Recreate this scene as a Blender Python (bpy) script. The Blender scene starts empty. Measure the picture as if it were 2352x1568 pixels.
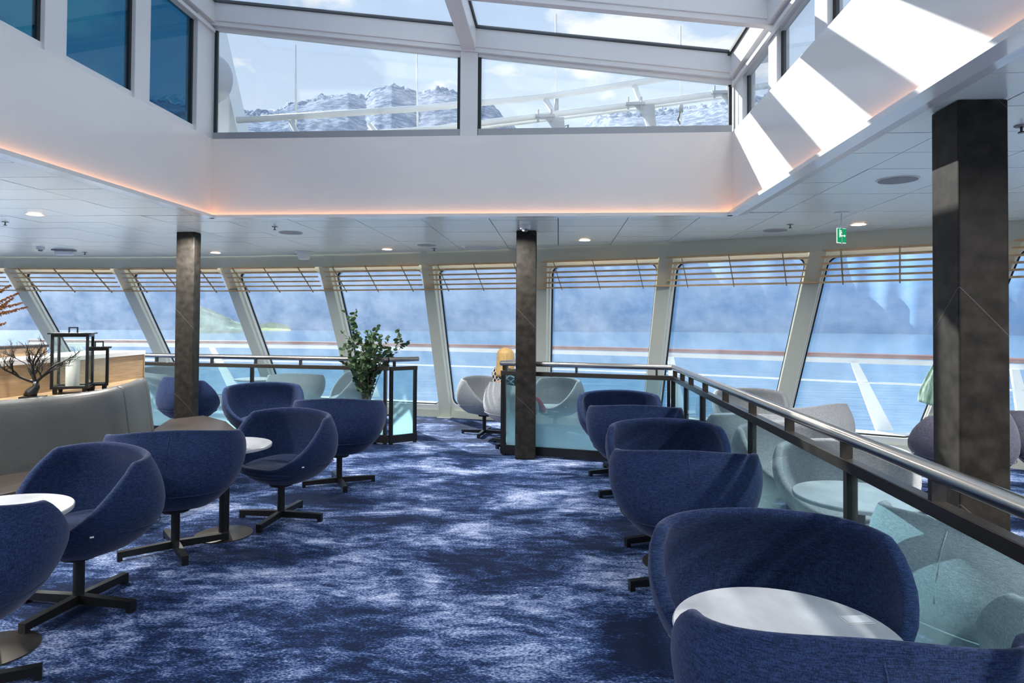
import bpy, bmesh, math, random
import numpy as np
from mathutils import Vector, Matrix, noise
random.seed(7)
rnd = random.Random(11)
PI = math.pi
# ---------------------------------------------------------------- camera, world, sun, exposure
F = 1500.0; H = 1.56; YAW = math.atan(106/1500); PIT = .018; ROLL = .0065
CX = 1176.0; CYP = 741 - F*math.tan(PIT)
S = bpy.context.scene
cam_d = bpy.data.cameras.new('camera'); cam = bpy.data.objects.new('camera', cam_d)
S.collection.objects.link(cam); S.camera = cam
fw = Vector((-math.sin(YAW)*math.cos(PIT), math.cos(YAW)*math.cos(PIT), math.sin(PIT)))
rt = Vector((math.cos(YAW), math.sin(YAW), 0)); up = rt.cross(fw)
rt2 = rt*math.cos(ROLL) + up*math.sin(ROLL); up2 = up*math.cos(ROLL) - rt*math.sin(ROLL)
M3 = Matrix((rt2, up2, -fw)).transposed()
cam.matrix_world = Matrix.Translation((0, 0, H)) @ M3.to_4x4()
cam_d.sensor_width = 36; cam_d.lens = 36*F/2352; cam_d.shift_y = (CYP-784)/2352
cam_d.clip_start = .02; cam_d.clip_end = 20000
ORG = Vector((0, 0, H))
def ray(u, v): return fw + rt2*((u-CX)/F) - up2*((v-CYP)/F)
def Pz(u, v, z): d = ray(u, v); return ORG + d*((z-H)/d.z)      # point of the room at height z seen at a pixel
def Pd(u, v, dep): return ORG + ray(u, v)*dep
def Py(u, v, y): d = ray(u, v); return ORG + d*(y/d.y)
def Px(u, v, x): d = ray(u, v); return ORG + d*(x/d.x)
def proj(p):
    q = Vector(p)-ORG; w = q.dot(fw)
    if w <= .01: return (-9999, -9999, w)
    return (CX+F*q.dot(rt2)/w, CYP-F*q.dot(up2)/w, w)

S.view_settings.view_transform = 'Standard'; S.view_settings.look = 'None'
S.view_settings.gamma = 1.0; S.view_settings.use_curve_mapping = False
S.view_settings.exposure = 0.8
S.render.film_transparent = False

W = bpy.data.worlds.new('sky'); S.world = W; W.use_nodes = True
nt = W.node_tree; nt.nodes.clear(); L = nt.links
def N(t, **k):
    n = nt.nodes.new(t)
    for a, b in k.items(): setattr(n, a, b)
    return n
tc = N('ShaderNodeTexCoord'); sp = N('ShaderNodeSeparateXYZ'); L.new(tc.outputs['Generated'], sp.inputs[0])
cr = N('ShaderNodeValToRGB'); L.new(sp.outputs['Z'], cr.inputs[0])
e = cr.color_ramp.elements
e[0].position = 0.0; e[0].color = (.44, .50, .58, 1)
e[1].position = 1.0; e[1].color = (.20, .30, .47, 1)
for p_, c_ in ((.14, (.46, .51, .575, 1)), (.30, (.40, .475, .58, 1)), (.50, (.27, .37, .52, 1))):
    q_ = e.new(p_); q_.color = c_
# clouds: flattened by dividing by the elevation
mz = N('ShaderNodeMath', operation='MAXIMUM'); L.new(sp.outputs['Z'], mz.inputs[0]); mz.inputs[1].default_value = .05
ad = N('ShaderNodeMath', operation='ADD'); L.new(mz.outputs[0], ad.inputs[0]); ad.inputs[1].default_value = .25
dv = N('ShaderNodeVectorMath', operation='DIVIDE'); L.new(tc.outputs['Generated'], dv.inputs[0])
cm = N('ShaderNodeCombineXYZ'); [L.new(ad.outputs[0], cm.inputs[i]) for i in range(3)]
L.new(cm.outputs[0], dv.inputs[1])
n1 = N('ShaderNodeTexNoise'); n1.inputs['Scale'].default_value = 3.1; n1.inputs['Detail'].default_value = 8; n1.inputs['Roughness'].default_value = .55
L.new(dv.outputs[0], n1.inputs['Vector'])
c2 = N('ShaderNodeValToRGB'); c2.color_ramp.elements[0].position = .535; c2.color_ramp.elements[1].position = .60
c2.color_ramp.elements[1].color = (1, 1, 1, 1)
L.new(n1.outputs['Fac'], c2.inputs[0])
mx = N('ShaderNodeMix', data_type='RGBA'); L.new(c2.outputs[0], mx.inputs['Factor'])
L.new(cr.outputs[0], mx.inputs['A']); mx.inputs['B'].default_value = (.62, .62, .62, 1)
bg = N('ShaderNodeBackground'); L.new(mx.outputs['Result'], bg.inputs[0]); bg.inputs[1].default_value = 1.0
wo = N('ShaderNodeOutputWorld'); L.new(bg.outputs[0], wo.inputs[0])

sd = bpy.data.lights.new('sun', 'SUN'); sun = bpy.data.objects.new('sun', sd); S.collection.objects.link(sun)
sd.energy = 6.8; sd.angle = .009; sd.color = (1, .96, .90)
sun.rotation_euler = Vector((1.14, -1.19, -1.0)).to_track_quat('-Z', 'Y').to_euler()
sun.location = (-20, 22, 25)

# ---------------------------------------------------------------- materials
MATS = {}
def mat(name, col=(.5, .5, .5), rough=.5, metal=0, spec=.5, emit=None, es=1, sheen=0, bump=None, var=None, coat=0):
    if name in MATS: return MATS[name]
    m = bpy.data.materials.new(name); m.use_nodes = True
    b = m.node_tree.nodes['Principled BSDF']
    b.inputs['Base Color'].default_value = (*col, 1); b.inputs['Roughness'].default_value = rough
    b.inputs['Metallic'].default_value = metal; b.inputs['Specular IOR Level'].default_value = spec
    b.inputs['Coat Weight'].default_value = coat
    if sheen:
        b.inputs['Sheen Weight'].default_value = sheen; b.inputs['Sheen Roughness'].default_value = .4
        b.inputs['Sheen Tint'].default_value = (.75, .8, 1, 1)
    if emit:
        b.inputs['Emission Color'].default_value = (*emit, 1); b.inputs['Emission Strength'].default_value = es
    t = m.node_tree
    tcn = t.nodes.new('ShaderNodeTexCoord')
    if var:      # (scale, amount, stretch, dark/light factor)
        mp = t.nodes.new('ShaderNodeMapping'); mp.inputs['Scale'].default_value = var[2]
        t.links.new(tcn.outputs['Object'], mp.inputs[0])
        nn = t.nodes.new('ShaderNodeTexNoise'); nn.inputs['Scale'].default_value = var[0]; nn.inputs['Detail'].default_value = 6
        t.links.new(mp.outputs[0], nn.inputs['Vector'])
        rr = t.nodes.new('ShaderNodeValToRGB'); rr.color_ramp.elements[0].position = .3; rr.color_ramp.elements[1].position = .7
        k = var[1]
        rr.color_ramp.elements[0].color = (*[max(0, c*(1-k)) for c in col], 1)
        rr.color_ramp.elements[1].color = (*[min(1, c*(1+k)) for c in col], 1)
        t.links.new(nn.outputs['Fac'], rr.inputs[0]); t.links.new(rr.outputs[0], b.inputs['Base Color'])
    if bump:
        nn = t.nodes.new('ShaderNodeTexNoise'); nn.inputs['Scale'].default_value = bump[0]; nn.inputs['Detail'].default_value = 4
        t.links.new(tcn.outputs['Object'], nn.inputs['Vector'])
        bp = t.nodes.new('ShaderNodeBump'); bp.inputs['Strength'].default_value = bump[1]; bp.inputs['Distance'].default_value = .01
        t.links.new(nn.outputs['Fac'], bp.inputs['Height']); t.links.new(bp.outputs[0], b.inputs['Normal'])
    MATS[name] = m; return m
def nodes_of(m): return m.node_tree, m.node_tree.nodes['Principled BSDF']

def weave(name, c0, c1, sheen=.35):
    m = mat(name, c0, .9, spec=.2, sheen=sheen); t, b = nodes_of(m)
    tcn = t.nodes.new('ShaderNodeTexCoord'); prev = None
    for sc in ((1, 1, 9), (9, 9, 1)):
        mp = t.nodes.new('ShaderNodeMapping'); mp.inputs['Scale'].default_value = sc
        t.links.new(tcn.outputs['Object'], mp.inputs[0])
        nn = t.nodes.new('ShaderNodeTexNoise'); nn.inputs['Scale'].default_value = 45; nn.inputs['Detail'].default_value = 3
        t.links.new(mp.outputs[0], nn.inputs['Vector'])
        if prev:
            a = t.nodes.new('ShaderNodeMath'); a.operation = 'MULTIPLY'
            t.links.new(prev, a.inputs[0]); t.links.new(nn.outputs['Fac'], a.inputs[1]); prev = a.outputs[0]
        else: prev = nn.outputs['Fac']
    rr = t.nodes.new('ShaderNodeValToRGB'); rr.color_ramp.elements[0].position = .15; rr.color_ramp.elements[1].position = .38
    rr.color_ramp.elements[0].color = (*c0, 1); rr.color_ramp.elements[1].color = (*c1, 1)
    t.links.new(prev, rr.inputs[0]); t.links.new(rr.outputs[0], b.inputs['Base Color'])
    bp = t.nodes.new('ShaderNodeBump'); bp.inputs['Strength'].default_value = .35; bp.inputs['Distance'].default_value = .004
    t.links.new(prev, bp.inputs['Height']); t.links.new(bp.outputs[0], b.inputs['Normal'])
    return m
BLUE = weave('blue_wool', (.004, .010, .034), (.022, .046, .128), .16)
PALE = weave('pale_grey_wool', (.22, .24, .26), (.40, .42, .43), .2)
PLUM = weave('dark_grey_wool', (.05, .05, .075), (.13, .13, .18), .3)
WHITE = mat('white_lacquer', (.76, .75, .73), .22, spec=.5, coat=.3)
CREAM = mat('cream_paint', (.60, .63, .54), .45)
CREAM2 = mat('pale_reveal_paint', (.74, .77, .74), .4)
FRAMEW = mat('white_aluminium', (.70, .71, .72), .35)
GREYAL = mat('grey_aluminium', (.33, .35, .38), .4, metal=.3)
GASK = mat('black_gasket', (.015, .02, .022), .6)
BLACK = mat('black_steel', (.012, .013, .014), .35, metal=.4)
BRONZE = mat('dark_bronze_steel', (.06, .055, .048), .32, metal=.7)
STEEL = mat('brushed_steel', (.55, .52, .47), .24, metal=1)
STONE = mat('dark_stone', (.022, .020, .017), .5, spec=.16, var=(14, .5, (1, 1, 1)))
WOODL = mat('light_oak', (.62, .42, .22), .5, var=(6, .25, (1, 1, 14)))
OAK = mat('oak_veneer', (.36, .25, .14), .45, var=(5, .22, (1, 1, 16)))
LEATHER = mat('grey_leather', (.078, .083, .08), .38, spec=.5, var=(3, .12, (1, 1, 1)), bump=(60, .15))
LEATHB = mat('brown_leather', (.035, .028, .024), .38, spec=.4, bump=(9, .35))
CEILM = mat('satin_ceiling_panel', (.74, .78, .73), .26, spec=.5)
DARKGAP = mat('ceiling_void', (.10, .11, .10), .9)
WARM = mat('warm_led', (1, .6, .3), .5, emit=(1, .43, .19), es=3.4)
WARM2 = mat('warm_strip', (1, .6, .3), .5, emit=(1, .52, .22), es=11)
LAMPE = mat('lamp_glow', (1, .9, .8), .5, emit=(1, .62, .38), es=6)
PLAST = mat('white_plastic', (.72, .73, .72), .4)
GREYP = mat('grey_mesh', (.22, .22, .23), .6)
CANDLE = mat('candle_wax', (.8, .79, .74), .5)
MARBLE = mat('white_marble', (.46, .48, .50), .28, var=(5, .2, (1, 1.6, 1)))
OUTW = mat('white_marine_paint', (.78, .80, .80), .4)
DECK = mat('white_deck', (.62, .66, .64), .7, bump=(40, .2))
RAILR = mat('varnished_teak', (.27, .085, .055), .35, coat=.5)
SMWALL = mat('wall_panel', (.5, .5, .47), .6)

# stone with thin white veins
t, b = nodes_of(STONE)
tcn = t.nodes.new('ShaderNodeTexCoord'); wv = t.nodes.new('ShaderNodeTexWave'); wv.bands_direction = 'DIAGONAL'
wv.wave_profile = 'TRI'; wv.inputs['Scale'].default_value = .62; wv.inputs['Distortion'].default_value = 1.2; wv.inputs['Detail'].default_value = 2
t.links.new(tcn.outputs['Object'], wv.inputs['Vector'])
rr = t.nodes.new('ShaderNodeValToRGB'); rr.color_ramp.elements[0].position = .9962; rr.color_ramp.elements[1].position = 1
t.links.new(wv.outputs['Fac'], rr.inputs[0])
mxn = t.nodes.new('ShaderNodeMix'); mxn.data_type = 'RGBA'; t.links.new(rr.outputs[0], mxn.inputs['Factor'])
src = b.inputs['Base Color'].links[0].from_socket
t.links.new(src, mxn.inputs['A']); mxn.inputs['B'].default_value = (.20, .19, .18, 1)
t.links.new(mxn.outputs['Result'], b.inputs['Base Color'])

def glass(name, tint=(1, 1, 1), dirt=.03, dirtcol=(.8, .88, .95), refl=1.0):
    m = bpy.data.materials.new(name); m.use_nodes = True; t = m.node_tree; t.nodes.clear()
    tr = t.nodes.new('ShaderNodeBsdfTransparent'); tr.inputs[0].default_value = (*tint, 1)
    gl = t.nodes.new('ShaderNodeBsdfGlossy'); gl.inputs['Roughness'].default_value = .0
    fr = t.nodes.new('ShaderNodeLayerWeight'); fr.inputs[0].default_value = .5
    pw_ = t.nodes.new('ShaderNodeMath'); pw_.operation = 'POWER'; pw_.inputs[1].default_value = 5
    t.links.new(fr.outputs['Facing'], pw_.inputs[0])
    mu = t.nodes.new('ShaderNodeMath'); mu.operation = 'MULTIPLY_ADD'; mu.inputs[1].default_value = .6*refl; mu.inputs[2].default_value = .03*refl
    t.links.new(pw_.outputs[0], mu.inputs[0])
    mi = t.nodes.new('ShaderNodeMixShader'); t.links.new(mu.outputs[0], mi.inputs[0])
    t.links.new(tr.outputs[0], mi.inputs[1]); t.links.new(gl.outputs[0], mi.inputs[2])
    df = t.nodes.new('ShaderNodeBsdfTranslucent'); df.inputs[0].default_value = (*dirtcol, 1)
    tcn = t.nodes.new('ShaderNodeTexCoord'); nn = t.nodes.new('ShaderNodeTexNoise'); nn.inputs['Scale'].default_value = 2.2
    nn.inputs['Detail'].default_value = 9; nn.inputs['Roughness'].default_value = .7
    t.links.new(tcn.outputs['Object'], nn.inputs['Vector'])
    rr = t.nodes.new('ShaderNodeMapRange'); rr.inputs[1].default_value = .35; rr.inputs[2].default_value = .75
    rr.inputs[3].default_value = dirt*.5; rr.inputs[4].default_value = dirt*1.8
    t.links.new(nn.outputs['Fac'], rr.inputs[0])
    m2 = t.nodes.new('ShaderNodeMixShader'); t.links.new(rr.outputs[0], m2.inputs[0])
    t.links.new(mi.outputs[0], m2.inputs[1]); t.links.new(df.outputs[0], m2.inputs[2])
    o = t.nodes.new('ShaderNodeOutputMaterial'); t.links.new(m2.outputs[0], o.inputs[0])
    MATS[name] = m; return m
GWIN = glass('window_glass', (.97, .99, 1), .055)
GSKY = glass('skylight_glass', (.97, .99, 1), .03)
GBLU = glass('blue_tinted_glass', (.13, .34, .46), .02)
GLAN = glass('lantern_glass', (.96, .99, .98), .01)

# rail glass: clear above, frosted pale cyan towards the floor
def frosted(name):
    m = glass(name, (.74, .86, .89), .015); t = m.node_tree
    out = [n for n in t.nodes if n.type == 'OUTPUT_MATERIAL'][0]; base = out.inputs[0].links[0].from_socket
    tcn = t.nodes.new('ShaderNodeTexCoord'); s_ = t.nodes.new('ShaderNodeSeparateXYZ'); t.links.new(tcn.outputs['Object'], s_.inputs[0])
    r_ = t.nodes.new('ShaderNodeMapRange'); r_.inputs[1].default_value = .12; r_.inputs[2].default_value = .68
    r_.inputs[3].default_value = .80; r_.inputs[4].default_value = .0
    t.links.new(s_.outputs['Z'], r_.inputs[0])
    a = t.nodes.new('ShaderNodeBsdfTranslucent'); a.inputs[0].default_value = (.55, .82, .88, 1)
    d = t.nodes.new('ShaderNodeBsdfDiffuse'); d.inputs[0].default_value = (.45, .68, .74, 1)
    k = t.nodes.new('ShaderNodeMixShader'); k.inputs[0].default_value = .35
    t.links.new(a.outputs[0], k.inputs[1]); t.links.new(d.outputs[0], k.inputs[2])
    x = t.nodes.new('ShaderNodeMixShader'); t.links.new(r_.outputs[0], x.inputs[0])
    t.links.new(base, x.inputs[1]); t.links.new(k.outputs[0], x.inputs[2]); t.links.new(x.outputs[0], out.inputs[0])
    return m
GRAIL = frosted('frosted_rail_glass')

# ---------------------------------------------------------------- mesh helpers
class MB:
    def __init__(s): s.v = []; s.f = []; s.m = Matrix.Identity(4)
    def add(s, vs, fs):
        o = len(s.v); s.v += [tuple(s.m @ Vector(v)) for v in vs]; s.f += [tuple(i+o for i in f) for f in fs]; return s
    def box(s, c, d, ax=None):       # centre, full size, optional axes (3 vectors)
        c = Vector(c); ax = ax or (Vector((1, 0, 0)), Vector((0, 1, 0)), Vector((0, 0, 1)))
        vs = [c + ax[0]*(d[0]/2*i) + ax[1]*(d[1]/2*j) + ax[2]*(d[2]/2*k) for k in (-1, 1) for j in (-1, 1) for i in (-1, 1)]
        return s.add(vs, [(0, 2, 3, 1), (4, 5, 7, 6), (0, 1, 5, 4), (2, 6, 7, 3), (0, 4, 6, 2), (1, 3, 7, 5)])
    def hexa(s, b, t):               # bottom 4 points, top 4 points (same order)
        return s.add(list(b)+list(t), [(3, 2, 1, 0), (4, 5, 6, 7), (0, 1, 5, 4), (1, 2, 6, 5), (2, 3, 7, 6), (3, 0, 4, 7)])
    def beam(s, p, q, w, h, side=None):   # bar from p to q; side = width direction
        p = Vector(p); q = Vector(q); d = (q-p).normalized()
        sd_ = Vector(side) if side is not None else d.cross(Vector((0, 0, 1)))
        if sd_.length < 1e-4: sd_ = Vector((1, 0, 0))
        sd_ = (sd_ - d*sd_.dot(d)).normalized(); n = sd_.cross(d)
        k = [sd_*(i*w/2)+n*(j*h/2) for i, j in ((-1, -1), (1, -1), (1, 1), (-1, 1))]
        return s.hexa([p+a for a in k], [q+a for a in k])
    def tube(s, pts, r, n=10, cap=True):
        pts = [Vector(p) for p in pts]; rs = r if isinstance(r, (list, tuple)) else [r]*len(pts)
        o = []; u = None
        for i, p in enumerate(pts):
            d = (pts[min(i+1, len(pts)-1)]-pts[max(i-1, 0)]).normalized()
            if u is None:
                u = d.cross(Vector((0, 0, 1)))
                if u.length < 1e-3: u = Vector((1, 0, 0))
            u = (u-d*u.dot(d)).normalized(); w = d.cross(u)
            o += [p+(u*math.cos(2*PI*k/n)+w*math.sin(2*PI*k/n))*rs[i] for k in range(n)]
        f = [(i*n+k, i*n+(k+1) % n, (i+1)*n+(k+1) % n, (i+1)*n+k) for i in range(len(pts)-1) for k in range(n)]
        if cap: f += [tuple(range(n))[::-1], tuple((len(pts)-1)*n+k for k in range(n))]
        return s.add(o, f)
    def lathe(s, c, prof, n=24):     # prof: (r, z) list
        c = Vector(c); o = []; f = []
        for r, z in prof: o += [c+Vector((r*math.cos(2*PI*k/n), r*math.sin(2*PI*k/n), z)) for k in range(n)]
        f = [(i*n+k, i*n+(k+1) % n, (i+1)*n+(k+1) % n, (i+1)*n+k) for i in range(len(prof)-1) for k in range(n)]
        f += [tuple(range(n))[::-1], tuple((len(prof)-1)*n+k for k in range(n))]
        return s.add(o, f)
    def prism(s, poly, z0, z1):      # plan polygon
        n = len(poly); o = [(p[0], p[1], z0) for p in poly]+[(p[0], p[1], z1) for p in poly]
        return s.add(o, [tuple(range(n))[::-1], tuple(range(n, 2*n))]+[(i, (i+1) % n, n+(i+1) % n, n+i) for i in range(n)])
    def strip(s, line, prof, close=True):   # sweep profile (offset to the left of the line, z) along plan polyline
        line = [Vector(p[:2]) for p in line]; m = len(prof); o = []
        for i, p in enumerate(line):
            a = (line[i]-line[i-1]).normalized() if i else None; b_ = (line[i+1]-line[i]).normalized() if i < len(line)-1 else None
            a = a or b_; b_ = b_ or a; t_ = (a+b_).normalized(); nrm = Vector((-t_.y, t_.x)); k = 1/max(.4, t_.dot(a))
            o += [(p.x+nrm.x*q[0]*k, p.y+nrm.y*q[0]*k, q[1]) for q in prof]
        f = [(i*m+k, (i+1)*m+k, (i+1)*m+(k+1) % m, i*m+(k+1) % m) for i in range(len(line)-1) for k in range(m if close else m-1)]
        if close: f += [tuple(range(m)), tuple((len(line)-1)*m+k for k in range(m))[::-1]]
        return s.add(o, f)
    def build(s, name, m, parent=None, smooth=False, loc=None, bevel=0, fix=True):
        me = bpy.data.meshes.new(name); me.from_pydata(s.v, [], s.f)
        if fix or bevel:
            bm = bmesh.new(); bm.from_mesh(me)
            if fix: bmesh.ops.recalc_face_normals(bm, faces=bm.faces)
            bm.to_mesh(me); bm.free()
        o = bpy.data.objects.new(name, me); S.collection.objects.link(o)
        me.materials.append(m)
        if loc is not None:
            me.transform(Matrix.Translation(-Vector(loc))); o.location = loc
        if parent: o.parent = parent
        if smooth:
            for p in me.polygons: p.use_smooth = True
            if smooth == 'auto': me.set_sharp_from_angle(angle=math.radians(38))
        if bevel:
            bv = o.modifiers.new('bevel', 'BEVEL'); bv.width = bevel; bv.segments = 2; bv.limit_method = 'ANGLE'
        return o
def tag(o, label=None, cat=None, group=None, kind=None):
    if label: o['label'] = label
    if cat: o['category'] = cat
    if group: o['group'] = group
    if kind: o['kind'] = kind
    return o
def empty(name, loc=(0, 0, 0), rz=0, **k):
    o = bpy.data.objects.new(name, None); S.collection.objects.link(o); o.location = loc; o.rotation_euler = (0, 0, rz)
    o.empty_display_size = .2; tag(o, **k); return o
KIDS = {}
def copy_tree(o, parent=None):
    c = o.copy(); S.collection.objects.link(c)
    if parent: c.parent = parent
    for ch in [x for x in bpy.data.objects if x.parent == o]: copy_tree(ch, c)
    return c
def place(proto, used, p, rz, label, group):
    o = proto if not used[0] else copy_tree(proto); used[0] = True
    o.location = (p[0], p[1], p[2] if len(p) > 2 else 0); o.rotation_euler = (0, 0, rz); tag(o, label=label, group=group); return o
LAMP_E = 40.0
# ---------------------------------------------------------------- the setting
ZC = 2.62; ZH = 2.43
TP = [(9,590),(263,591),(510,589),(739,585),(978,579),(1244,569.5),(1534,557),(1888,538),(2340,507)]
BP = [(204,928),(422,931),(638,936),(825,947),(1025,958),(1241,971),(1488,990),(1778,1018),(2113,1048)]
Tn = [Vector((-11.3, 10.1, ZC))]+[Pz(*p, ZC) for p in TP]+[Vector((6.0, 5.75, ZC))]
Bn = [Vector((-10.7, 11.3, 0))]+[Pz(*p, 0) for p in BP]+[Vector((5.9, 6.8, 0))]
NB = len(Tn)
XL, XR, YB = -11.3, 6.0, -5.0
# floor with carpet
cpt = bpy.data.materials.new('blue_carpet'); cpt.use_nodes = True; t, b = nodes_of(cpt)
b.inputs['Roughness'].default_value = .95; b.inputs['Specular IOR Level'].default_value = .15
tcn = t.nodes.new('ShaderNodeTexCoord')
def tnoise(scale, stretch, detail=6, rough=.6, dist=0):
    mp = t.nodes.new('ShaderNodeMapping'); mp.inputs['Scale'].default_value = stretch; mp.inputs['Rotation'].default_value = (0, 0, .12)
    t.links.new(tcn.outputs['Object'], mp.inputs[0])
    nn = t.nodes.new('ShaderNodeTexNoise'); nn.inputs['Scale'].default_value = scale; nn.inputs['Detail'].default_value = detail
    nn.inputs['Roughness'].default_value = rough; nn.inputs['Distortion'].default_value = dist
    t.links.new(mp.outputs[0], nn.inputs['Vector']); return nn.outputs['Fac']
def tmath(op, a, b_):
    n_ = t.nodes.new('ShaderNodeMath'); n_.operation = op
    for i, x in enumerate((a, b_)):
        if isinstance(x, (int, float)): n_.inputs[i].default_value = x
        else: t.links.new(x, n_.inputs[i])
    return n_.outputs[0]
big = tnoise(1.25, (.9, 1.35, 1), 7, .62, .5)
mid = tnoise(5.0, (.8, 2.0, 1), 6, .68, 1.6)
fine = tnoise(85, (.7, 1.3, 1), 3, .7)
v_ = tmath('ADD', tmath('MULTIPLY', big, 1.7), tmath('MULTIPLY', mid, 1.0))
v_ = tmath('ADD', v_, tmath('MULTIPLY', fine, 1.15))
rr = t.nodes.new('ShaderNodeValToRGB'); t.links.new(tmath('MULTIPLY', v_, .251), rr.inputs[0])
el = rr.color_ramp.elements; el[0].position = .442; el[0].color = (.004, .011, .038, 1); el[1].position = .585; el[1].color = (.50, .56, .72, 1)
q_ = el.new(.485); q_.color = (.018, .045, .135, 1)
q_ = el.new(.52); q_.color = (.12, .18, .34, 1)
t.links.new(rr.outputs[0], b.inputs['Base Color'])
bp = t.nodes.new('ShaderNodeBump'); bp.inputs['Strength'].default_value = .6; bp.inputs['Distance'].default_value = .006
t.links.new(fine, bp.inputs['Height']); t.links.new(bp.outputs[0], b.inputs['Normal'])
fpoly = [(XL, YB), (XR, YB)]+[(q.x, q.y) for q in reversed(Bn)]
tag(MB().prism(fpoly, -.08, 0).build('floor', cpt), kind='structure')

# skylight well
XS0 = Pz(483, 497, ZC-.02).x; XS1 = Pz(1680, 492, ZC-.02).x; YS = 6.28; ZL = ZC-.04
ZF = Py(1080, 311, YS).z          # top of fascia
YS0 = -1.5
# ceiling backing (deck slab) with the well left open
ce = empty('ceiling', kind='structure')
def slab(poly): MBc.prism(poly, ZC+.03, ZC+.30)
MBc = MB()
MBc.prism([(XL, YB), (XS0-.05, YB), (XS0-.05, YS+.05), (XL, YS+.05)], ZC+.03, ZC+.3)
MBc.prism([(XS1+.05, YB), (XR, YB), (XR, 5.4), (XS1+.05, 5.4)], ZC+.03, ZC+.3)
MBc.prism([(XS0-.05, YB), (XS1+.05, YB), (XS1+.05, YS0), (XS0-.05, YS0)], ZC+.03, ZC+.3)
front = [(XL, YS+.05), (XS1+.05, YS+.05), (XS1+.05, 5.4), (XR, 5.4)]+[(q.x, q.y) for q in reversed(Tn)]
MBc.prism(front, ZC+.03, ZC+.3)
MBc.build('deck_slab', DARKGAP, ce)
# ceiling tiles
def clip(poly, a, n):      # keep the side where (p-a).n >= 0
    out = []
    for i in range(len(poly)):
        p, q = poly[i], poly[(i+1) % len(poly)]
        dp = (p[0]-a[0])*n[0]+(p[1]-a[1])*n[1]; dq = (q[0]-a[0])*n[0]+(q[1]-a[1])*n[1]
        if dp >= 0: out.append(p)
        if (dp >= 0) != (dq >= 0):
            k = dp/(dp-dq); out.append((p[0]+(q[0]-p[0])*k, p[1]+(q[1]-p[1])*k))
    return out
cols = {}
xr = lambda px: Pz(px, 500, ZC).x
TX0 = xr(1282); TW = (xr(1443.4)-xr(807))/4; TH = .43; TY0 = 6.30
tiles = []
g = .004
for i in range(-16, 10):
    for j in range(-27, 11):
        x0 = TX0+i*TW; y0 = TY0+j*TH
        if x0+TW < XL or x0 > XR: continue
        poly = [(x0+g, y0+g), (x0+TW-g, y0+g), (x0+TW-g, y0+TH-g), (x0+g, y0+TH-g)]
        poly = clip(poly, (XL, 0), (1, 0)); poly = clip(poly, (XR, 0), (-1, 0)) if poly else poly
        if poly: poly = clip(poly, (0, YB), (0, 1))
        for k in range(NB-1):
            if not poly: break
            a = Tn[k]; d = (Tn[k+1]-a); n_ = (d.y, -d.x); l_ = math.hypot(*n_); n_ = (n_[0]/l_, n_[1]/l_)
            poly = clip(poly, (a.x+n_[0]*.02, a.y+n_[1]*.02), n_)
        if not poly: continue
        cx_ = x0+TW/2; cy_ = y0+TH/2
        if y0 < YS+.04 and y0+TH > YS0:      # beside the well
            if y0 > YS-.1: poly = clip(poly, (0, YS+.055), (0, 1)) if XS0-TW < cx_ < XS1+TW else poly
            elif x0 < XS0-.04 < x0+TW: poly = clip(poly, (XS0-.055, 0), (-1, 0))
            elif x0 < XS1+.04 < x0+TW: poly = clip(poly, (XS1+.055, 0), (1, 0))
            elif XS0 < cx_ < XS1:
                poly = clip(poly, (0, YS+.055), (0, 1)) if cy_ > 3 else clip(poly, (0, YS0), (0, -1))
        if len(poly) < 3: continue
        ar = abs(sum(poly[k][0]*poly[(k+1) % len(poly)][1]-poly[(k+1) % len(poly)][0]*poly[k][1] for k in range(len(poly))))/2
        if ar < .003: continue
        u, v, w = proj((cx_, cy_, ZC)); size = 0
        if w > 0 and -200 < u < 2550 and -200 < v < 760: size = 1/w
        tiles.append((size, poly))
tiles.sort(key=lambda q: -q[0])
rest = MB()
for k, (s_, poly) in enumerate(tiles):
    dz = rnd.uniform(-.0012, .0012)
    if s_ > 0 and k < 285: MB().prism(poly, ZC+dz, ZC+.02+dz).build('ceiling_tile', CEILM, ce)
    else: rest.prism(poly, ZC+dz, ZC+.02+dz)
tag(rest.build('ceiling_tiles', CEILM, ce), kind='stuff')

# back and side walls, behind and beside the camera
for nm, c_, d_ in (('wall_back', ((XL+XR)/2, YB-.05, 1.3), (XR-XL+.2, .1, 2.68)),
                   ('wall_left', (XL-.05, (YB+10.2)/2, 1.3), (.1, 10.2-YB, 2.68)),
                   ('wall_right', (XR+.05, (YB+5.8)/2, 1.3), (.1, 5.8-YB, 2.68))):
    tag(MB().box(c_, d_).build(nm, SMWALL), kind='structure')

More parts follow.
